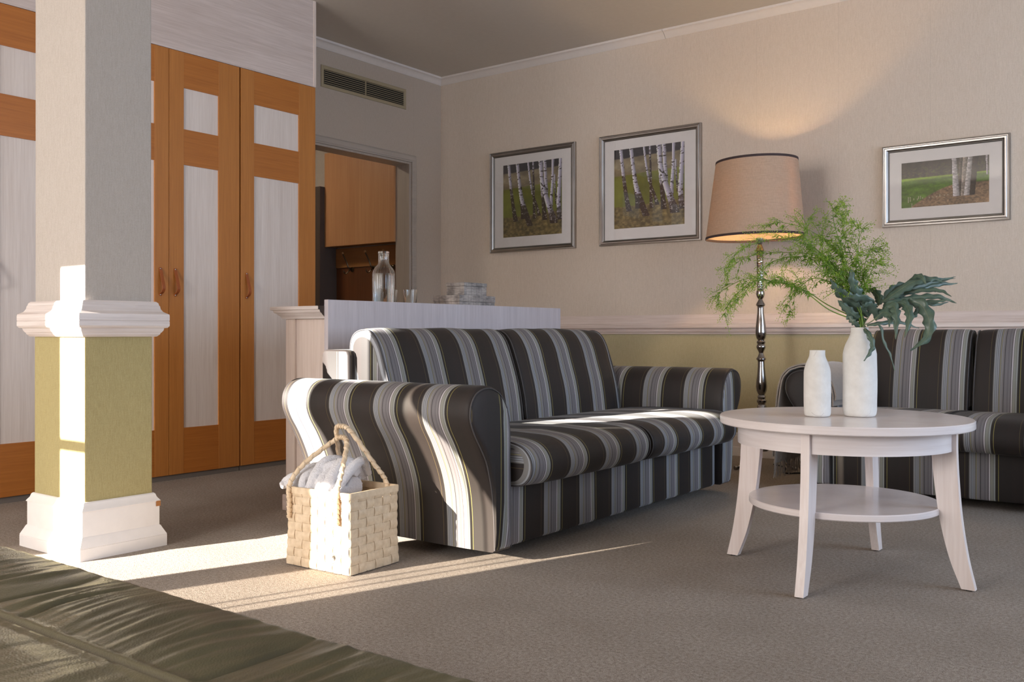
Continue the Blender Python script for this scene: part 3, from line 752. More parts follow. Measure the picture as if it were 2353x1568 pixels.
def make_sofa(label, hw, loc, rz, ncush):
    t = thing('sofa', label, 'sofa', loc, rz, 'striped sofas')
    DEP = .95
    for sx in (-1, 1):
        sec = arm_section(sx); ys = [(.000, .009), (.003, .004), (.008, .001), (.024, 0)] + [(.024 + (DEP - .024) * i / 26, 0) for i in range(1, 27)]
        R = []; U = []
        cxm = .11; czm = .38
        for y, ins in ys:
            ring = []; uvs = []; s = 0
            for (o, z) in sec:
                do, dz = o - cxm, z - czm; ln = math.hypot(do, dz)
                nz = noise.noise(Vector((o * 6 + sx, y * 5, z * 6))) * .003
                oo = o - do / ln * (ins - nz); zz = max(z - dz / ln * (ins - nz), .04)
                ring.append((sx * (hw + oo), y, zz)); uvs.append((-y * 1.03 + .08, zz))
            R.append(ring); U.append(uvs)
        a = loft('arm', R, U, STRIPE, t, True)
        # front panel, slightly domed, striped across its width
        rim = [(sx * (hw + o - (o - cxm) / math.hypot(o - cxm, z - czm) * .009), 0.0, max(z - (z - czm) / math.hypot(o - cxm, z - czm) * .009, .04)) for o, z in sec]
        rings = []; uv = []
        fpu = (lambda x: -(x + hw + .057) * (1 if x > -hw - .057 else .70) - .2706) if sx < 0 else (lambda x: x - hw - .38)
        for q, dp in ((1, 0), (.96, -.006), (.8, -.012), (.5, -.015), (.15, -.016)):
            rings.append([(sx * (hw + cxm) + (p[0] - sx * (hw + cxm)) * q, dp, czm + (p[2] - czm) * q) for p in rim]); uv.append([(fpu(p[0]), p[2]) for p in rings[-1]])
        loft('front_panel', rings, uv, STRIPE, a, True, caps=lambda p: (fpu(p[0]), p[2]))
        tb = B().tube([(p[0], -.002, p[2]) for p in rim], .0028, 6); tb.mk('piping', PIPING, a, 60, local=True)
    # base front and underframe
    def block(name, x0, x1, y0, y1, z0, z1, r):
        prof = [(y1, z0), (y1, z1)] + [(y0 + r - r * math.sin(a), z1 - r + r * math.cos(a)) for a in np.linspace(0, PI / 2, 5)] + [(y0, z0 + .01), (y0 + .008, z0)]
        R = []; U = []
        for x in np.linspace(x0, x1, 20):
            R.append([(x, y + noise.noise(Vector((x * 4, z * 7, 1))) * .003, z) for y, z in prof]); U.append([(x, z) for y, z in prof])
        return loft(name, R, U, STRIPE, t, True, caps=lambda p: (p[1] + .02, p[2]))
    block('base', -hw + .002, hw - .012, .030, .77, .042, .262, .008)
    pr = [(.78, .045), (.95, .045), (.95, .71)] + [(.95 - .025 + .025 * math.cos(a), .71 + .025 * math.sin(a)) for a in (.5, 1.0, 1.57)] + [(.815, .735), (.797, .728), (.79, .71)]
    R = []; U = []
    for x, d in [(-hw - .03, .008), (-hw - .022, 0)] + [(v, 0) for v in np.linspace(-hw, hw, 16)] + [(hw + .022, 0), (hw + .03, .008)]:
        R.append([(x, y + (d if y < .86 else -d), min(z, .735 - d)) for y, z in pr]); U.append([(x, z) for y, z in pr])
    loft('back_frame', R, U, STRIPE, t, True, caps=lambda p: (p[1] - .845 - .2706, p[2]))
    cw = 2 * hw / ncush
    sp = [(.60, .27), (.60, .385), (.55, .405), (.40, .416), (.25, .420), (.12, .421), (.03, .419), (-.02, .411), (-.055, .394), (-.078, .366), (-.086, .335), (-.080, .303), (-.060, .277), (-.03, .265), (.05, .262), (.30, .262)]
    bk = [(.573, .398), (.585, .50), (.608, .60), (.640, .70), (.668, .765), (.700, .802), (.735, .817), (.775, .815), (.808, .798), (.826, .765), (.826, .72), (.808, .65), (.788, .56), (.778, .48), (.770, .40)]
    sps = [(p.x, p.y) for p in spline([(a, c, 0) for a, c in sp], 3)]; bks = [(p.x, p.y) for p in spline([(a, c, 0) for a, c in bk], 3)]
    for i in range(ncush):
        xa, xb = -hw + cw * i + .004, -hw + cw * (i + 1) - .004
        cushion('seat_cushion', xa, xb, sps, t, .006, i * 3.1, True)
        cushion('back_cushion', xa + .003, xb - .003, bks, t, .006, i * 5.7 + 9)
    for fx in (-hw + .12, hw - .12):
        for fy in (.25, .70):
            B().box(fx - .02, fx + .02, fy - .02, fy + .02, 0, .056).mk('foot', DARK, t, local=True)
    return t
make_sofa('dark striped two cushion sofa side-on in front of the low cabinet', .867, (-2.0, 3.507, 0), PI / 2, 2)
make_sofa('dark striped sofa against the back wall with a throw on its arm', .520, (-1.040, 4.68, 0), 0, 2)

# throw over the left arm of the second sofa
def throw():
    t = thing('throw_blanket', 'taupe wool throw with fringe draped over the sofa arm', 'blanket', (-1.67, 4.9, .06))
    m = M('taupe_wool'); v = m.coords(); f = m.noise(v, 400, 3, .7); m.color(m.ramp(f, [(.35, lin(122, 110, 100)), (.65, lin(164, 151, 141))])); m.set(Roughness=.95)
    m.b.inputs['Sheen Weight'].default_value = .5; m.bump(f, .6, .002)
    ix = -1.56; y0, y1 = 4.683, 5.20
    for lay, (o1, ya, yb, zin) in enumerate(((.006, y0, y1, .44), (.018, y0 + .004, y1 - .05, .47))):
        S = [(0, zin), (.0, .50), (.016, .548), (.046, .588), (.086, .613), (.128, .623), (.170, .618), (.206, .602), (.232, .572), (.246, .52), (.256, .43), (.262, .33), (.270, .22), (.278, .13 + lay * .03)]
        S = spline([(a, z, 0) for a, z in S], 4); V = []; n = len(S); ny = 22
        for side in (0, 1):
            for j in range(ny + 1):
                y = ya + (yb - ya) * j / ny
                for i, p in enumerate(S):
                    tn = (S[min(i + 1, n - 1)] - S[max(i - 1, 0)]).normalized(); nr = Vector((-tn.y, tn.x, 0))
                    if nr.x * (p.x - .12) + nr.y * (p.y - .4) < 0: nr = -nr
                    wv = .010 * math.sin(j * 1.1 + i * .12) * max(0, (i - n * .6) / n) * 2.5 + .004 * noise.noise(Vector((j * .5, i * .2, lay)))
                    d = o1 + (.007 if side else 0) + abs(wv)
                    edge = 0
                    V.append((ix - (p.x + nr.x * d), y + edge, p.y + nr.y * d))
        Fc = []; off = n * (ny + 1)
        for s_ in (0, 1):
            for j in range(ny):
                for i in range(n - 1):
                    a = s_ * off + j * n + i; q = (a, a + 1, a + n + 1, a + n); Fc.append(q if s_ else q[::-1])
        for j in range(ny):
            for i in (0, n - 1):
                a = j * n + i; Fc.append((a, a + n, a + n + off, a + off))
        for i in range(n - 1):
            for j in (0, ny):
                a = j * n + i; Fc.append((a, a + 1, a + 1 + off, a + off))
        o = mesh('cloth_layer', V, Fc, m.m, t); fixn(o); autosmooth(o, 60)
    fb = B()
    for k in range(64):
        y = y0 + .01 + (y1 - y0 - .02) * k / 63 + rnd.uniform(-.003, .003); x = ix - .290 - rnd.uniform(0, .014); L = rnd.uniform(.07, .10)
        fb.tube([(x, y, .145), (x - rnd.uniform(-.004, .006), y + rnd.uniform(-.005, .005), .145 - L * .5), (x + rnd.uniform(-.008, .008), y + rnd.uniform(-.008, .008), .145 - L)], .0018, 5)
    f_ = fb.mk('fringe', m.m, t, 60); f_['kind'] = 'stuff'
throw()

# ------------------------------------------------------------------ floor lamp
LX, LY = -2.20, 5.385
t = thing('floor_lamp', 'tall polished nickel floor lamp with tapered beige shade', 'lamp', (LX, LY, 0))
k_ = 5.62 / 2168
def zc(cy): return H - (340 + cy / 2.5286 - 767) * k_
def rr(r): return r / 2.5286 * k_
pr = [(525, 22), (545, 20), (562, 12), (568, 14), (598, 25), (602, 22), (610, 18)]
lean = lambda z: (z - .1) * -.012
def lath(rows, name, mat, parent=t, n=32):
    b = B().lathe([(rr(r), zc(cy)) for cy, r in rows], (0, 0), n)
    b.V = [Vector((LX + v.x + lean(v.z) * .8, LY + v.y + lean(v.z) * .6, v.z)) for v in b.V]
    return b.mk(name, mat, parent, 35)
lath(pr, 'socket', CHROME)
lath([(611, 17), (614, 19), (822, 18), (826, 15)], 'column', HAMMER)
lath([(826, 15), (832, 22), (850, 25), (868, 20), (880, 11), (888, 14), (905, 24), (914, 27), (922, 19), (930, 18), (960, 19), (1000, 24), (1040, 29), (1070, 31), (1090, 30), (1108, 25), (1118, 17), (1123, 23), (1129, 26), (1136, 23), (1141, 20), (1148, 25), (1158, 27), (1168, 24), (1180, 17), (1192, 12), (1200, 15), (1214, 20), (1224, 28), (1230, 28), (1235, 22), (1242, 19)], 'upper_baluster', CHROME)
lath([(1242, 19), (1270, 20), (1320, 24), (1360, 30), (1390, 32), (1412, 29), (1428, 22), (1436, 17), (1441, 22), (1448, 25), (1455, 22), (1460, 21), (1468, 28), (1477, 28), (1485, 22), (1492, 20), (1500, 26), (1530, 30), (1560, 34), (1600, 24), (1640, 17), (1700, 20), (1740, 34), (1755, 40), (1762, 30)], 'lower_baluster', CHROME)
for k in range(3):
    a = math.radians(-117 + 120 * k); d = Vector((math.cos(a), math.sin(a), 0))
    P = [Vector((LX, LY, .155)) + d * .02, Vector((LX, LY, .165)) + d * .07, Vector((LX, LY, .12)) + d * .125, Vector((LX, LY, .05)) + d * .14, Vector((LX, LY, .018)) + d * .17, Vector((LX, LY, .010)) + d * .205]
    S = spline(P, 5); B().tube(S, [.013 - .004 * i / len(S) + (.004 if i > len(S) - 4 else 0) for i in range(len(S))], 10).mk('leg', CHROME, t, 50)
SZ0, SZ1, SR0, SR1 = 1.371, 1.832, .288, .238
sx_, sy_ = LX + lean(1.6) * .8 - .022, LY + lean(1.6) * .6
def shade_mat():
    m = M('beige_linen_shade'); v1 = m.coords((1, 1, .05)); v2 = m.coords((.05, .05, 1))
    f = m.math('ADD', m.math('MULTIPLY', m.noise(v1, 420, 2), .5), m.math('MULTIPLY', m.noise(v2, 420, 2), .5))
    c = m.ramp(f, [(.35, lin(178, 156, 136)), (.65, lin(202, 180, 158))])
    df = m.n('ShaderNodeBsdfDiffuse'); tr = m.n('ShaderNodeBsdfTranslucent'); mx = m.n('ShaderNodeMixShader'); mx.inputs[0].default_value = .17
    m.l(c, df.inputs[0]); tr.inputs[0].default_value = (.9, .62, .38, 1); m.l(df.outputs[0], mx.inputs[1]); m.l(tr.outputs[0], mx.inputs[2]); m.l(mx.outputs[0], m.out.inputs[0]); return m.m
def cone(b, r0, z0, r1, z1, n=72):
    b.lathe([(r0, z0), (r1, z1)], (0, 0), n, cap=False); return b
def tilt(b):
    out = []
    for v in b.V:
        q = Vector((v.x, v.y, v.z)); a = math.radians(-1.3)
        rx = q.x * .7978 + q.y * .6029; zz = q.z - 1.6      # lean across the view direction
        q += Vector((.7978, .6029, 0)) * (zz * math.sin(a) * -1) + Vector((0, 0, rx * math.sin(a) * -1))
        out.append(Vector((sx_ + q.x, sy_ + q.y, q.z)))
    b.V = out; return b
sh = B().lathe([(SR0, SZ0), (SR1, SZ1), (SR1 - .0015, SZ1), (SR0 - .0015, SZ0), (SR0, SZ0)], (0, 0), 72, cap=False)
shade = tilt(sh).mk('lamp_shade', shade_mat(), t, 40)
TRIM = plain('dark_brown_trim', lin(64, 50, 50), .8)
for r, z in ((SR0 + .0025, SZ0 - .001), (SR1 + .0030, SZ1 - .013)):
    s_ = -(SR0 - SR1) / (SZ1 - SZ0)
    tilt(B().lathe([(r, z), (r + s_ * .014, z + .014), (r - .004 + s_ * .014, z + .014), (r - .004, z), (r, z)], (0, 0), 72, cap=False)).mk('trim_band', TRIM, shade, 40)
bl = B().lathe([(.0001, 1.50)] + [(.028 * math.cos(a), 1.535 + .032 * math.sin(a)) for a in np.linspace(-1.2, 1.5, 9)], (0, 0), 20, cap=False)
bl.V = [v + Vector((sx_, sy_, 0)) for v in bl.V]
mb_ = M('lit_bulb'); mb_.b.inputs['Emission Color'].default_value = (1, .66, .34, 1); mb_.b.inputs['Emission Strength'].default_value = 8
mb_.color(mb_.ramp(mb_.noise(mb_.coords(), 3), [(0, (1, .9, .7, 1)), (1, (1, .9, .7, 1))]))
bulb = bl.mk('bulb', mb_.m, t, 60); bulb.visible_shadow = True
pl_ = bpy.data.lights.new('lamp_bulb_light', 'POINT'); pl_.energy = 13; pl_.color = (1, .68, .34); pl_.shadow_soft_size = .03
po = bpy.data.objects.new('lamp_bulb_light', pl_); col.objects.link(po); po.location = (sx_, sy_, 1.605)
cb = B().tube(spline([(LX + .03, LY + .1, .012), (LX + .12, LY + .05, .006), (LX + .20, LY - .16, .006), (LX + .30, LY - .10, .006), (LX + .42, LY - .18, .006), (LX + .62, LY + .05, .006), (LX + .62, LY + .40, .006)], 8), .0045, 6)
tag(cb.mk('power_cable', DARK, None, 60), 'black lamp cable lying on the carpet by the sofa', 'cable')

# ------------------------------------------------------------------ coffee table
TX, TY = -1.025, 3.20
t = thing('coffee_table', 'round pale oak coffee table with lower shelf and splayed legs', 'table', (TX, TY, 0))
B().lathe([(.0001, .496), (.400, .496), (.403, .499), (.403, .520), (.400, .523), (.0001, .523)], (TX, TY), 128, cap=False).mk('tabletop', TABX, t, 35)
B().lathe([(.343, .430), (.343, .4958), (.325, .4958), (.325, .430), (.343, .430)], (TX, TY), 128, cap=False).mk('apron', TABX, t, 35)
B().lathe([(.0001, .225), (.303, .225), (.306, .228), (.306, .244), (.303, .247), (.0001, .247)], (TX, TY), 96, cap=False).mk('shelf', TABX, t, 35)
for a in (0, 90, 180, 270):
    a_ = math.radians(a); d = Vector((math.cos(a_), math.sin(a_), 0)); sd = Vector((-d.y, d.x, 0))
    out = spline([(.356, .4955, 0), (.356, .43, 0), (.360, .34, 0), (.370, .22, 0), (.388, .10, 0), (.410, .004, 0)], 5)
    inn = spline([(.276, .4955, 0), (.282, .43, 0), (.290, .34, 0), (.306, .22, 0), (.334, .10, 0), (.370, .004, 0)], 5)
    V = []; n = len(out)
    for s_ in (-.0135, .0135):
        for p in out: V.append(Vector((TX, TY, p.y)) + d * p.x + sd * s_)
        for p in inn: V.append(Vector((TX, TY, p.y)) + d * p.x + sd * s_)
    Fc = []
    for i in range(n - 1):
        Fc += [(i, i + 1, n + i + 1, n + i), (2 * n + i, 3 * n + i, 3 * n + i + 1, 2 * n + i + 1), (i, 2 * n + i, 2 * n + i + 1, i + 1), (n + i, n + i + 1, 3 * n + i + 1, 3 * n + i)]
    Fc += [(0, n, 3 * n, 2 * n), (n - 1, 2 * n - 1 + 0, 4 * n - 1, 3 * n - 1)]
    o = mesh('leg', V, Fc, TABZ, t); fixn(o)
    f1 = Vector((TX, TY, 0)) + d * .39
    B().box(f1.x - .008, f1.x + .008, f1.y - .008, f1.y + .008, 0, .004).mk('glide', DARK, o)

# vases
def ceramic():
    m = M('matt_white_ceramic'); v = m.coords(); f = m.noise(v, 26, 4, .6); g = m.noise(m.coords((1, 1, .3)), 60, 3)
    vo = m.n('ShaderNodeTexVoronoi'); vo.feature = 'DISTANCE_TO_EDGE'; vo.inputs['Scale'].default_value = 9; m.l(m.coords((1, 1, .8)), vo.inputs['Vector'])
    cr = m.math('MULTIPLY', m.math('LESS_THAN', vo.outputs[0], .006), m.math('GREATER_THAN', m.noise(v, 11, 1), .60))
    cl = m.ramp(f, [(.3, lin(212, 208, 202)), (.7, lin(226, 223, 218))]); cl = m.mix(m.math('MULTIPLY', cr, .35), cl, lin(150, 144, 140))
    m.color(cl); m.set(Roughness=.7); m.bump(m.math('ADD', f, g), .22, .002); return m.m
CER = ceramic(); TZ = .523
def vase(label, x, y, prof, rn):
    t = thing('vase', label, 'vase', (x, y, TZ), 0, 'white bottle vases')
    o = [(r, TZ + z) for r, z in prof]; i = [(max(r - .004, .001), TZ + max(z, .012)) for r, z in prof[::-1]]
    P = spline([(r, z, 0) for r, z in prof], 4); o = [(p.x, TZ + p.y) for p in P]
    i = [(rn - .004, TZ + prof[-1][1]), (rn - .004, TZ + prof[-1][1] - .05)]
    b = B().lathe([(.0001, TZ + .0005)] + o + i, (x, y), 64, cap=False)
    b.V = [v + Vector((1, 1, 0)) * noise.noise(v * 12) * .0012 for v in b.V]
    b.mk('body', CER, t, 60)
# small vase: width 59 px, large: 73 px at ~3.1 m
vase('small empty white bottle vase, the shorter of the two on the table', -1.086, 3.128,
     [(.030, 0), (.039, .003), (.0425, .012), (.043, .04), (.043, .13), (.042, .155), (.036, .177), (.0275, .198), (.0255, .207), (.0252, .2215)], .0252)
VX, VY = -.975, 3.220
vase('tall white bottle vase holding green sprigs and fern leaves', VX, VY,
     [(.040, 0), (.049, .004), (.0535, .018), (.0545, .05), (.0545, .19), (.053, .215), (.046, .240), (.034, .264), (.0275, .283), (.0270, .2975)], .027)
MZ = TZ + .295

# ------------------------------------------------------------------ sprigs and fern leaves in the tall vase
def leafmat(name, c1, c2, tr=.35, rough=.5):
    m = M(name); f = m.noise(m.coords(), 40, 3); c = m.ramp(f, [(.3, c1), (.7, c2)])
    m.color(c); m.set(Roughness=rough)
    tl = m.n('ShaderNodeBsdfTranslucent'); m.l(c, tl.inputs[0]); mx = m.n('ShaderNodeMixShader'); mx.inputs[0].default_value = tr
    m.l(m.b.outputs[0], mx.inputs[1]); m.l(tl.outputs[0], mx.inputs[2]); m.l(mx.outputs[0], m.out.inputs[0]); return m.m
STEM = leafmat('fresh_green_stem', lin(92, 122, 36), lin(124, 156, 50), .1)
LEAF = leafmat('fresh_green_leaf', lin(96, 132, 40), lin(128, 166, 56), .4)
POD = leafmat('lime_seed_pod', lin(150, 180, 62), lin(184, 206, 90), .45)
D0 = 3.163
def quadleaf(b, p, d, nrm, L, W):
    sd = d.cross(nrm).normalized(); n = len(b.V)
    b.V += [p, p + d * L * .35 + sd * W * .5, p + d * L - nrm * L * .15, p + d * L * .35 - sd * W * .5]; b.F.append((n, n + 1, n + 2, n + 3))
SLAB = ['sprig arching lowest out to the left, tip below the dado rail', 'sprig reaching farthest left, drooping just above the lowest one', 'upper left sprig passing in front of the lamp pole', 'left sprig a little below the one across the lamp pole', 'sprig crossing the bottom edge of the lamp shade', 'left sprig drooping between lamp pole and vase', 'tallest sprig standing straight up from the tall vase', 'tall upright sprig just right of the tallest one', 'upright sprig on the right of the tall pair, slightly shorter', 'sprig bending out to the right below the wide picture', 'shortest sprig on the right side, sparse pods', 'sprig arching up left and ending beside the lamp shade', 'sprig hanging left with its tip above the dado rail', 'upright leafy sprig in the middle of the bunch']
def sprig(pix, dd, seed, start=.3, dens=1.0, bl=.095, leafy=1.6):
    r = random.Random(seed)
    t = thing('green_sprig', SLAB[seed - 100], 'plant', (VX, VY, MZ), 0, 'green sprigs in the tall vase')
    n = len(pix); pts = [Vector((VX + r.uniform(-.012, .012), VY + r.uniform(-.012, .012), MZ - .10))]
    pts.append(Vector((VX + r.uniform(-.016, .016), VY + r.uniform(-.016, .016), MZ + .004)))
    for i, (px, py) in enumerate(pix): pts.append(at(px, py, D0 + dd * (i + 1) / n))
    S = spline(pts, 8); m = len(S)
    st = B().tube(S, [.0024 - .0018 * i / m for i in range(m)], 6); lf = B(); pd = B()
    def pods(P, k0=.25):
        q = len(P)
        for i in range(int(q * k0), q):
            for rep in range(2):
                d = (P[min(i + 1, q - 1)] - P[max(i - 1, 0)]).normalized(); o = Vector((r.uniform(-1, 1), r.uniform(-1, 1), r.uniform(-.6, 1))); o = (o - d * o.dot(d)).normalized()
                L = r.uniform(.005, .010); e = P[i] + o * L + d * L * .5
                n_ = len(st.V); wv = d.cross(o) * .00035
                st.V += [P[i] - wv, P[i] + wv, e]; st.F.append((n_, n_ + 1, n_ + 2))
                R = r.uniform(.0013, .0022); n_ = len(pd.V)
                for v in ((R, 0, 0), (0, R, 0), (-R, 0, 0), (0, -R, 0), (0, 0, R), (0, 0, -R)): pd.V.append(e + Vector(v))
                pd.F += [(n_ + a, n_ + b_, n_ + 4) for a, b_ in ((0, 1), (1, 2), (2, 3), (3, 0))] + [(n_ + b_, n_ + a, n_ + 5) for a, b_ in ((0, 1), (1, 2), (2, 3), (3, 0))]
    nb = int(24 * dens)
    for k in range(nb):
        u = start + (1 - start) * (k + r.random()) / nb; i = min(int(u * (m - 1)), m - 2); p = S[i]; d = (S[i + 1] - S[i]).normalized()
        o = Vector((r.uniform(-1, 1), r.uniform(-1, 1), r.uniform(-.3, 1))); o = (o - d * o.dot(d)).normalized()
        L = bl * r.uniform(.6, 1.35) * (1.25 - .7 * u); g = (d * .85 + o * .75).normalized(); P = [p]; q = g.copy()
        for s_ in range(9):
            q = (q + Vector((0, 0, -.075 - .05 * r.random())) + Vector((r.uniform(-.06, .06), r.uniform(-.06, .06), 0))).normalized(); P.append(P[-1] + q * L / 9)
        st.tube(P, .0009, 4, r2=.0004); pods(P, .3)
        for s_ in range(int(3 * leafy * (1.9 if u < .62 else .8))):
            j = r.randrange(0, 5); o2 = Vector((r.uniform(-1, 1), r.uniform(-1, 1), r.uniform(-1.2, .2))).normalized()
            quadleaf(lf, P[j], (q * .4 + o2).normalized(), Vector((r.uniform(-1, 1), r.uniform(-1, 1), .3)).normalized(), r.uniform(.012, .026) * (1.2 if u < .6 else .8), r.uniform(.0035, .0065))
        if r.random() < .75:
            j = r.randrange(2, 6); q2 = (g + Vector((r.uniform(-1, 1), r.uniform(-1, 1), r.uniform(-.5, .6))) * .8).normalized(); P2 = [P[j]]
            for s_ in range(6): q2 = (q2 + Vector((0, 0, -.09))).normalized(); P2.append(P2[-1] + q2 * L * .08)
            st.tube(P2, .0006, 4, r2=.0003); pods(P2, .2)
    pods(S, .82)
    st.mk('stem', STEM, t, 60)
    if lf.F: tag(lf.mk('leaves', LEAF, t), kind='stuff')
    tag(pd.mk('seed_pods', POD, t), kind='stuff')
SP = [([(1905, 712), (1850, 672), (1795, 650), (1730, 648), (1680, 690), (1664, 728)], -.10, .38, 1.1),
      ([(1900, 700), (1850, 668), (1790, 650), (1720, 640), (1660, 668), (1648, 690)], -.02, .45, 1.0),
      ([(1960, 690), (1925, 620), (1870, 570), (1800, 548), (1710, 570), (1664, 618)], -.05, .40, 1.2),
      ([(1962, 690), (1935, 630), (1880, 590), (1810, 580), (1720, 590), (1668, 625)], .06, .40, 1.2),
      ([(1964, 680), (1930, 590), (1870, 535), (1800, 512), (1752, 520)], .10, .38, .95),
      ([(1960, 685), (1915, 610), (1850, 590), (1780, 600), (1730, 650), (1690, 700)], .02, .36, 1.2),
      ([(1966, 680), (1940, 590), (1918, 520), (1915, 482), (1926, 478)], 0, .34, 1.0),
      ([(1970, 680), (1955, 590), (1935, 520), (1950, 485)], .08, .34, 1.0),
      ([(1972, 680), (1968, 600), (1975, 540), (1968, 505)], -.06, .40, .8),
      ([(1978, 690), (1985, 620), (2000, 575), (2022, 572)], .05, .42, .8),
      ([(1980, 700), (1992, 650), (2010, 610), (2024, 600)], -.03, .50, .55),
      ([(1962, 690), (1930, 640), (1895, 600), (1850, 545), (1858, 500)], -.08, .36, 1.1),
      ([(1960, 700), (1925, 660), (1870, 640), (1820, 680), (1815, 728)], .05, .40, .9),
      ([(1966, 690), (1948, 640), (1930, 590), (1900, 560), (1880, 520)], .12, .3, 1.2)]
for i, (p, dd, s0, dn) in enumerate(SP): sprig(p, dd, 100 + i, s0, dn)

FERN = leafmat('blue_green_fern', lin(74, 94, 82), lin(102, 122, 106), .18, .34)
FERNT = leafmat('fern_midrib', lin(120, 128, 92), lin(140, 146, 108), .1, .4)
def frond(label, rach, lobes, dep):
    t = thing('fern_frond', label, 'fern', (VX, VY, MZ))
    P = [Vector((VX, VY, MZ - .08)), Vector((VX + .012, VY - .004, MZ + .002))] + [at(px, py, D0 + d) for px, py, d in rach]
    S = spline(P, 6); B().tube(S, .0022, 6, r2=.0012).mk('rachis', FERNT, t, 60)
    for li, (pts, wpx, twist) in enumerate(lobes):
        C = spline([at(px, py, D0 + d) for px, py, d in pts], 14); n = len(C); W = wpx * D0 / FPX * .38; V = []
        for i, c in enumerate(C):
            u = i / (n - 1); tn = (C[min(i + 1, n - 1)] - C[max(i - 1, 0)]).normalized()
            view = (c - Vector((0, 0, H))).normalized(); sd = tn.cross(view).normalized(); up = sd.cross(tn).normalized()
            sd = (sd * math.cos(twist) + up * math.sin(twist)).normalized(); up = sd.cross(tn).normalized()
            wdt = W * (min(1, .45 + 2.2 * u) if u < .3 else 1) * (1 - max(0, (u - .45) / .55) ** 1.7) + .0006
            wav = .0050 * math.sin(u * 30 + li) * (W / .018)
            ruf = 1 + .20 * math.sin(u * 34 + li * 2)
            V += [c + sd * wdt * ruf + up * (wav + wdt * .25), c + sd * wdt * .5 + up * wdt * .08, c, c - sd * wdt * .5 + up * wdt * .08, c - sd * wdt * (2 - ruf) + up * (-wav + wdt * .25)]
        Fc = [(i * 5 + k, i * 5 + k + 1, i * 5 + k + 6, i * 5 + k + 5) for i in range(n - 1) for k in range(4)]
        lb = mesh('leaf_lobe', V, Fc, FERN, t, smooth=True)
        sm = lb.modifiers.new('thickness', 'SOLIDIFY'); sm.thickness = .0006
        vb = B().tube([c + Vector((0, 0, .0008)) for c in C], .0007, 4, r2=.0003); vb.mk('midrib', FERNT, lb, 60)
frond('dark blue-green fern frond arching up and right over the tall vase', [(1995, 730, 0), (2015, 705, .01), (2045, 685, .02), (2085, 668, .03), (2120, 652, .04)],
      [([(1996, 728, 0), (1960, 700, -.02), (1925, 668, -.04), (1908, 642, -.05)], 30, .3), ([(2003, 716, 0), (1978, 685, -.03), (1960, 648, -.05), (1956, 612, -.05)], 30, -.3),
       ([(2012, 708, 0), (1990, 690, -.04), (1955, 682, -.06), (1935, 665, -.07)], 26, .5), ([(1990, 738, 0), (1965, 728, -.02), (1940, 705, -.03), (1925, 690, -.03)], 26, .2),
       ([(2020, 700, .01), (2018, 682, .03), (2005, 668, .05), (1990, 668, .06)], 24, .4),
       ([(2028, 694, .01), (2060, 672, 0), (2100, 648, -.01), (2140, 640, -.02), (2172, 650, -.02)], 27, .5), ([(2045, 685, .02), (2095, 668, .04), (2150, 654, .06), (2200, 652, .08)], 20, .2),
       ([(2060, 678, .02), (2105, 650, .06), (2145, 645, .08), (2195, 640, .10)], 18, -.3), ([(2052, 690, .02), (2105, 684, .01), (2155, 682, .0), (2198, 697, .0)], 17, .2),
       ([(2035, 700, .01), (2090, 698, -.02), (2140, 694, -.04), (2178, 690, -.05)], 18, .5), ([(2030, 690, .01), (2050, 668, .05), (2078, 656, .08), (2100, 662, .10)], 24, -.4),
       ([(2075, 672, .03), (2105, 660, .08), (2130, 650, .10), (2150, 672, .12)], 22, .3), ([(2050, 684, .02), (2100, 664, .03), (2150, 648, .05), (2196, 636, .06)], 13, -.2), ([(2070, 676, .03), (2110, 668, .0), (2160, 668, -.02), (2186, 682, -.03)], 12, .1), ([(2060, 688, .02), (2110, 692, .03), (2150, 700, .04), (2180, 694, .05)], 11, .3), ([(2000, 724, 0), (1972, 712, -.01), (1948, 690, -.01), (1932, 655, -.02)], 20, .1), ([(2085, 668, .03), (2100, 640, .0), (2118, 636, -.03), (2128, 655, -.05)], 16, .2)], 0)
frond('green fern frond with broad lobes drooping on the right of the vase', [(1998, 742, -.02), (2025, 725, -.03), (2060, 705, -.04), (2095, 692, -.05)],
      [([(2010, 735, -.02), (2030, 718, -.05), (2045, 728, -.08), (2043, 752, -.09)], 24, .2), ([(2035, 718, -.03), (2052, 704, -.06), (2060, 730, -.10), (2058, 780, -.11)], 25, .1),
       ([(2060, 705, -.04), (2078, 700, -.07), (2090, 728, -.11), (2079, 776, -.12)], 27, -.1), ([(2085, 694, -.05), (2115, 700, -.08), (2134, 735, -.11), (2130, 775, -.12), (2092, 806, -.12)], 34, -.2),
       ([(2015, 730, -.02), (2000, 705, -.05), (1985, 700, -.07)], 30, .4), ([(2030, 722, -.03), (2040, 700, -.03), (2070, 690, 0), (2110, 700, .02)], 24, .6),
       ([(1992, 748, -.02), (2030, 742, 0), (2075, 742, .02), (2112, 755, .03)], 12, .4), ([(2095, 692, -.05), (2112, 705, -.01), (2105, 722, .01), (2095, 735, .01)], 18, .5)], 0)
frond('slender blue-green fern frond hanging down in front of the tall vase', [(1985, 752, -.03), (1990, 760, -.05)],
      [([(1982, 750, -.02), (1996, 768, -.06), (2006, 792, -.07), (1999, 812, -.075), (1985, 830, -.08)], 15, .3), ([(1992, 748, -.02), (2022, 748, -.04), (2032, 785, -.04), (2046, 815, -.04), (2056, 852, -.04)], 9, .8),
       ([(1975, 752, -.02), (1962, 742, -.03), (1950, 730, -.02), (1945, 735, -.02)], 16, .3)], 0)

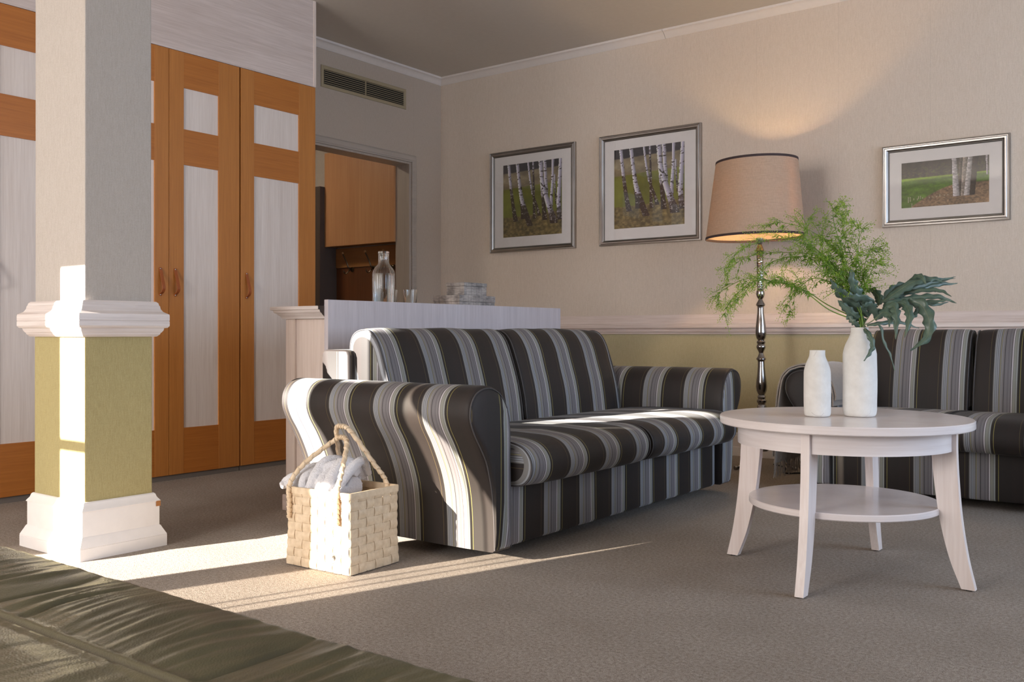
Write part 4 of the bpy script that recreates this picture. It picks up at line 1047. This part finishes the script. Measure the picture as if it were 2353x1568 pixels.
# ------------------------------------------------------------------ woven basket with towel
BX0, BX1, BY0, BY1, BZ = -2.600, -2.305, 2.150, 2.385, .272
BC = Vector(((BX0 + BX1) / 2, (BY0 + BY1) / 2, 0))
t = thing('woven_basket', 'cream woven strap basket with two wrapped handles on the carpet', 'basket', (BC.x, BC.y, 0), math.radians(2.5))
def strapmat():
    m = M('cream_woven_strap'); f = m.noise(m.coords((1, 1, 1)), 60, 3); m.color(m.ramp(f, [(.3, lin(214, 190, 158)), (.7, lin(232, 210, 180))])); m.set(Roughness=.38)
    tl = m.n('ShaderNodeBsdfTranslucent'); tl.inputs[0].default_value = (.8, .5, .25, 1); mx = m.n('ShaderNodeMixShader'); mx.inputs[0].default_value = .06
    m.l(m.b.outputs[0], mx.inputs[1]); m.l(tl.outputs[0], mx.inputs[2]); m.l(mx.outputs[0], m.out.inputs[0]); return m.m
STRAP = strapmat()
bw, bd = BX1 - BX0, BY1 - BY0; hx, hy_ = bw / 2, bd / 2; rc_ = .014; NR, NCX, NCY = 9, 8, 6
pitch_x, pitch_y, pitch_z = bw / NCX, bd / NCY, (BZ - .006) / NR
def perim(n_per=10):
    """points round a rounded rectangle with outward normals and strap phase"""
    out = []
    def seg(p0, p1, nr, cols, first):
        k = cols * n_per
        for i in range(k):
            u = (i + .5) / k; p = p0 + (p1 - p0) * u; out.append((p, nr, first + u * cols))
    seg(Vector((-hx, -hy_, 0)), Vector((hx, -hy_, 0)), Vector((0, -1, 0)), NCX, 0)
    seg(Vector((hx, -hy_, 0)), Vector((hx, hy_, 0)), Vector((1, 0, 0)), NCY, NCX)
    seg(Vector((hx, hy_, 0)), Vector((-hx, hy_, 0)), Vector((0, 1, 0)), NCX, NCX + NCY)
    seg(Vector((-hx, hy_, 0)), Vector((-hx, -hy_, 0)), Vector((-1, 0, 0)), NCY, 2 * NCX + NCY)
    return out
def shapez(p, z):
    """slight waist and sagging corners"""
    u = z / BZ; s = 1 + .035 * (1 - u) ** 2 - .020 * math.sin(u * PI) + .012 * u
    return Vector((p.x * s, p.y * s, z))
PER = perim(); AMP = .0024
def lump(p, z): return .0022 * noise.noise(Vector((p.x * 16, p.y * 16, z * 16)))
for r_ in range(NR):
    z0 = .004 + r_ * pitch_z + .0010; z1 = z0 + pitch_z - .0020; V = []
    for (p, nr, ph) in PER:
        o = AMP * math.sin(PI * ph + r_ * PI) * 1.3
        for (z, th) in ((z0, -.0007), (z0, .0007), ((z0 + z1) / 2, .0014), (z1, .0007), (z1, -.0007)):
            q = shapez(p, z) + nr * (o + th + lump(p, z)); V.append(q)
    n = len(PER); Fc = []
    for i in range(n):
        j = (i + 1) % n
        for k in range(5): Fc.append((i * 5 + k, j * 5 + k, j * 5 + (k + 1) % 5, i * 5 + (k + 1) % 5))
    o = mesh('woven_strap', V, Fc, STRAP, t, local=True); fixn(o); autosmooth(o, 45)
def vstrap(c0, c1, nr, ci):
    V = []; nz = NR * 8
    for k in range(nz + 1):
        z = .003 + (BZ - .006) * k / nz; ph = (z - .004) / pitch_z
        o = -AMP * math.sin(PI * (ci + .5) + PI * math.floor(ci * 0)) * math.sin(PI * (ph)) * 0
        o = -AMP * 1.3 * math.sin(PI * (ci + .5)) * math.cos(PI * (ph - .5)) 
        for (p, th) in ((c0, -.0007), (c0, .0007), ((c0 + c1) / 2, .0014), (c1, .0007), (c1, -.0007)):
            V.append(shapez(p, z) + nr * (o + th + lump(p, z)))
    Fc = [(k * 5 + a, k * 5 + (a + 1) % 5, k * 5 + 5 + (a + 1) % 5, k * 5 + 5 + a) for k in range(nz) for a in range(5)]
    o = mesh('woven_strap', V, Fc, STRAP, t, local=True); fixn(o); autosmooth(o, 45)
for side, (p0, p1, nr, nc, f0) in enumerate(((Vector((-hx, -hy_, 0)), Vector((hx, -hy_, 0)), Vector((0, -1, 0)), NCX, 0), (Vector((hx, -hy_, 0)), Vector((hx, hy_, 0)), Vector((1, 0, 0)), NCY, NCX),
                                  (Vector((hx, hy_, 0)), Vector((-hx, hy_, 0)), Vector((0, 1, 0)), NCX, NCX + NCY), (Vector((-hx, hy_, 0)), Vector((-hx, -hy_, 0)), Vector((-1, 0, 0)), NCY, 2 * NCX + NCY))):
    for c in range(nc):
        g = .0017 / (p1 - p0).length; vstrap(p0 + (p1 - p0) * (c / nc + g), p0 + (p1 - p0) * ((c + 1) / nc - g), nr, f0 + c)
# rim: short overlapping folded straps
rb = B(); V = []
for (p, nr, ph) in PER:
    o = .0012 + .0010 * (ph % 1)
    for (z, th) in ((BZ - .022, -.0035), (BZ - .022, .0035), (BZ - .004, .0040), (BZ, .0022), (BZ, -.0022), (BZ - .004, -.0040)):
        V.append(shapez(p, z) + nr * (th + (o if th > 0 else -o) + lump(p, z)))
n = len(PER); Fc = [(i * 6 + k, ((i + 1) % n) * 6 + k, ((i + 1) % n) * 6 + (k + 1) % 6, i * 6 + (k + 1) % 6) for i in range(n) for k in range(6)]
o = mesh('rim', V, Fc, STRAP, t, local=True); fixn(o); autosmooth(o, 40)
B().box(-hx, hx, -hy_, hy_, .002, .005).mk('bottom', STRAP, t, local=True)
def handle(yf, ylean, ztop, xa, xb, sgn):
    P = [(xa, yf, .165), (xa, yf, .22), (xa, yf + sgn * .003, BZ + .01), (xa + .022, yf + (ylean - yf) * .35, BZ + .075), ((xa + xb) / 2 - .035, ylean - sgn * .012, ztop - .018), ((xa + xb) / 2, ylean, ztop),
         ((xa + xb) / 2 + .035, ylean - sgn * .012, ztop - .018), (xb - .022, yf + (ylean - yf) * .35, BZ + .075), (xb, yf + sgn * .003, BZ + .01), (xb, yf, .22), (xb, yf, .165)]
    S = spline(P, 34); hb = B(); m = len(S); nn = 14; up = None; base = 0; turns = 34
    for i, p in enumerate(S):
        tn = (S[min(i + 1, m - 1)] - S[max(i - 1, 0)]).normalized()
        if up is None: up = tn.orthogonal().normalized()
        up = (up - tn * up.dot(tn)).normalized(); sd = tn.cross(up)
        for k in range(nn):
            a = 2 * PI * k / nn; saw = ((i / m * turns * 1.0 + k / nn) % 1); r_ = .0066 + .0034 * saw
            hb.V.append(p + up * math.cos(a) * r_ + sd * math.sin(a) * r_)
    for i in range(m - 1):
        for k in range(nn):
            a = i * nn + k; b_ = i * nn + (k + 1) % nn; hb.F.append((a, b_, b_ + nn, a + nn))
    hb.mk('handle', STRAP, t, 25, local=True)
handle(-hy_ - .010, .010, .437, -hx + .018, hx - .048, 1)
handle(hy_ - .012, -.010, .478, -hx + .045, hx - .040, -1)
sb = B().lathe([(.0001, 0), (.0085, 0), (.0085, .0018), (.0072, .003), (.006, .0024), (.0001, .0026)], n=24, cap=False)
sb.V = [Vector((.082 + v.x, -hy_ * 1.02 - .0035 - v.z, .053 + v.y)) for v in sb.V]; sb.mk('round_stud', STEEL, t, 40, local=True)
sb = B().lathe([(.0001, 0), (.005, 0), (.005, .002), (.0001, .003)], n=12, cap=False)
sb.V = [Vector((hx - .07 + v.x, hy_ - .006 - v.z, BZ - .022 + v.y)) for v in sb.V]; sb.mk('inner_rivet', DARK, t, 40, local=True)

def towel():
    m = M('white_terry_towel'); v = m.coords(); f = m.noise(v, 260, 3, .8); g = m.noise(v, 60, 3)
    m.color(m.ramp(f, [(.3, lin(232, 230, 236)), (.7, lin(248, 247, 250))])); m.set(Roughness=1.0); m.b.inputs['Sheen Weight'].default_value = .4
    m.b.inputs['Specular IOR Level'].default_value = .1
    m.bump(m.math('ADD', f, m.math('MULTIPLY', g, .6)), .9, .006)
    b = B(); cx_, cy_ = BC.x, BC.y
    def roll(P, r):
        S = spline([(cx_ + x, cy_ + y, z) for x, y, z in P], 6); n = len(S)
        rs = [r * (.55 + .45 * math.sin(PI * min(max((i + .8) / (n + .6), 0), 1)) ** .4) for i in range(n)]; b.tube(S, rs, 12)
    # folds running front to back, the pile leaning over the left rim
    roll([(-.250, -.050, .262), (-.205, -.045, .282), (-.160, -.03, .292), (-.11, .0, .292)], .022)
    roll([(-.240, -.075, .256), (-.225, -.030, .268), (-.195, .03, .276)], .017)
    roll([(-.20, -.085, .262), (-.165, -.06, .290), (-.150, -.01, .300), (-.14, .05, .295)], .018)
    roll([(-.130, -.100, .258), (-.136, -.078, .296), (-.126, -.02, .322), (-.115, .05, .306), (-.11, .09, .28)], .021)
    roll([(-.092, -.104, .250), (-.098, -.084, .300), (-.090, -.02, .318), (-.080, .05, .322), (-.075, .09, .29)], .018)
    roll([(-.060, -.102, .250), (-.052, -.080, .306), (-.058, -.02, .350), (-.045, .05, .340), (-.04, .09, .29)], .021)
    roll([(-.018, -.104, .246), (-.022, -.074, .296), (-.020, -.01, .338), (-.014, .05, .346), (-.01, .09, .29)], .018)
    roll([(.016, -.100, .240), (.012, -.066, .300), (.006, -.005, .348), (.012, .05, .338), (.01, .09, .29)], .020)
    roll([(.046, -.088, .24), (.044, -.040, .296), (.038, .02, .340), (.040, .06, .352), (.035, .09, .30)], .017)
    roll([(-.075, -.070, .300), (-.03, -.040, .338), (.0, .0, .352)], .015)
    roll([(-.11, -.04, .315), (-.08, .02, .336), (-.04, .06, .345)], .016)
    roll([(-.12, .02, .295), (-.05, .03, .318), (.03, .04, .322)], .028)
    roll([(-.10, -.04, .25), (.02, -.035, .25)], .045); roll([(-.10, .04, .26), (.02, .04, .26)], .045)
    o = b.mk('bath_towel', m.m, None)
    rm = o.modifiers.new('fuse', 'REMESH'); rm.mode = 'VOXEL'; rm.voxel_size = .0032; rm.use_smooth_shade = True
    s_ = o.modifiers.new('soft', 'SMOOTH'); s_.iterations = 3; s_.factor = .5
    tx = bpy.data.textures.new('terry', 'CLOUDS'); tx.noise_scale = .006
    ds = o.modifiers.new('pile', 'DISPLACE'); ds.texture = tx; ds.strength = .005; ds.mid_level = .5
    tag(o, 'crumpled white terry towel stuffed in the woven basket', 'towel')
towel()

# ------------------------------------------------------------------ leather bench in the foreground
t = thing('leather_bench', 'olive green leather bench seat with stitched seams in the foreground', 'bench', (-.85, .35, 0))
LX0, LX1, LY0, LY1, LZ = -2.05, .30, -.10, .745, .45
def leather_top():
    nx, ny = 820, 190; V = []; seamsx = [-1.755, -1.295, -.836, -.376, .084]
    YS = .548
    for j in range(ny + 1):
        for i in range(nx + 1):
            x = LX0 + (LX1 - LX0) * i / nx; y = LY0 + (LY1 - LY0) * j / ny; z = LZ
            de = min(LY1 - y, y - LY0, x - LX0, LX1 - x); z -= .016 * max(0, 1 - de / .016) ** 2.2
            front = y > YS; dl = abs(y - YS); z -= .006 * math.exp(-(dl / .004) ** 2)
            z += .0035 * math.exp(-((dl - .0085) / .0045) ** 2)
            if dl > .012:
                dx = min(abs(x - s) for s in seamsx); ddx = min((x - s for s in seamsx), key=abs)
                ef = min(1, max(0, de - .004) / .05); ef *= min(1, (dl - .012) / .02); sag = math.exp(-(dx / .0045) ** 2); z -= .005 * sag * ef; z -= .005 * math.exp(-(dx / .03) ** 2) * ef
                puff = min(1, dx / .12) * min(1, dl / .05) * min(1, de / .06); z += .005 * puff
                # creases fan out from the seam, running back to front
                hh = (y - YS) / (LY1 - YS) if front else (YS - y) / (YS - LY0)
                q = x * 1.0 + .10 * (y - YS) * math.sin(x * 9) + .035 * noise.noise(Vector((x * 6, y * 5, 0)))
                w1 = noise.noise(Vector((q * 30, y * 3.2, 3.0))); w2 = noise.noise(Vector((q * 62, y * 5, 7.0))); w3 = noise.noise(Vector((q * 120 + y * 14, y * 9, 11.0)))
                am = (.0060 * w1 + .0042 * w2 + .0014 * w3) * math.sin(PI * min(1, max(0, hh * .9 + .08))) * min(1, dx / .05)
                z += am * (1.0 if front else .6)
            V.append((x, y, z))
    Fc = [(j * (nx + 1) + i, j * (nx + 1) + i + 1, (j + 1) * (nx + 1) + i + 1, (j + 1) * (nx + 1) + i) for j in range(ny) for i in range(nx)]
    # side skirt
    ring = [i for i in range(nx + 1)] + [j * (nx + 1) + nx for j in range(1, ny + 1)] + [ny * (nx + 1) + i for i in range(nx - 1, -1, -1)] + [j * (nx + 1) for j in range(ny - 1, 0, -1)]
    base = len(V); mid = Vector(((LX0 + LX1) / 2, (LY0 + LY1) / 2, 0))
    for z in (LZ - .06, .20):
        for k in ring: V.append((V[k][0], V[k][1], z))
    n = len(ring)
    for k in range(n):
        k2 = (k + 1) % n; Fc.append((ring[k], base + k, base + k2, ring[k2])[::-1] if 0 else (ring[k2], ring[k], base + k, base + k2)); Fc.append((base + k2, base + k, base + n + k, base + n + k2))
    Fc.append(tuple(base + n + k for k in range(n)))
    o = mesh('seat', V, Fc, LEATHER, t); autosmooth(o, 50); return o
leather_top()
B().box(LX0 + .02, LX1 - .02, LY0 + .02, LY1 - .02, .12, .199).mk('frame', DARK, t)
for x in (LX0 + .08, LX1 - .08):
    for y in (LY0 + .08, LY1 - .08): B().box(x - .025, x + .025, y - .025, y + .025, 0, .12, .003).mk('leg', DARK, t)
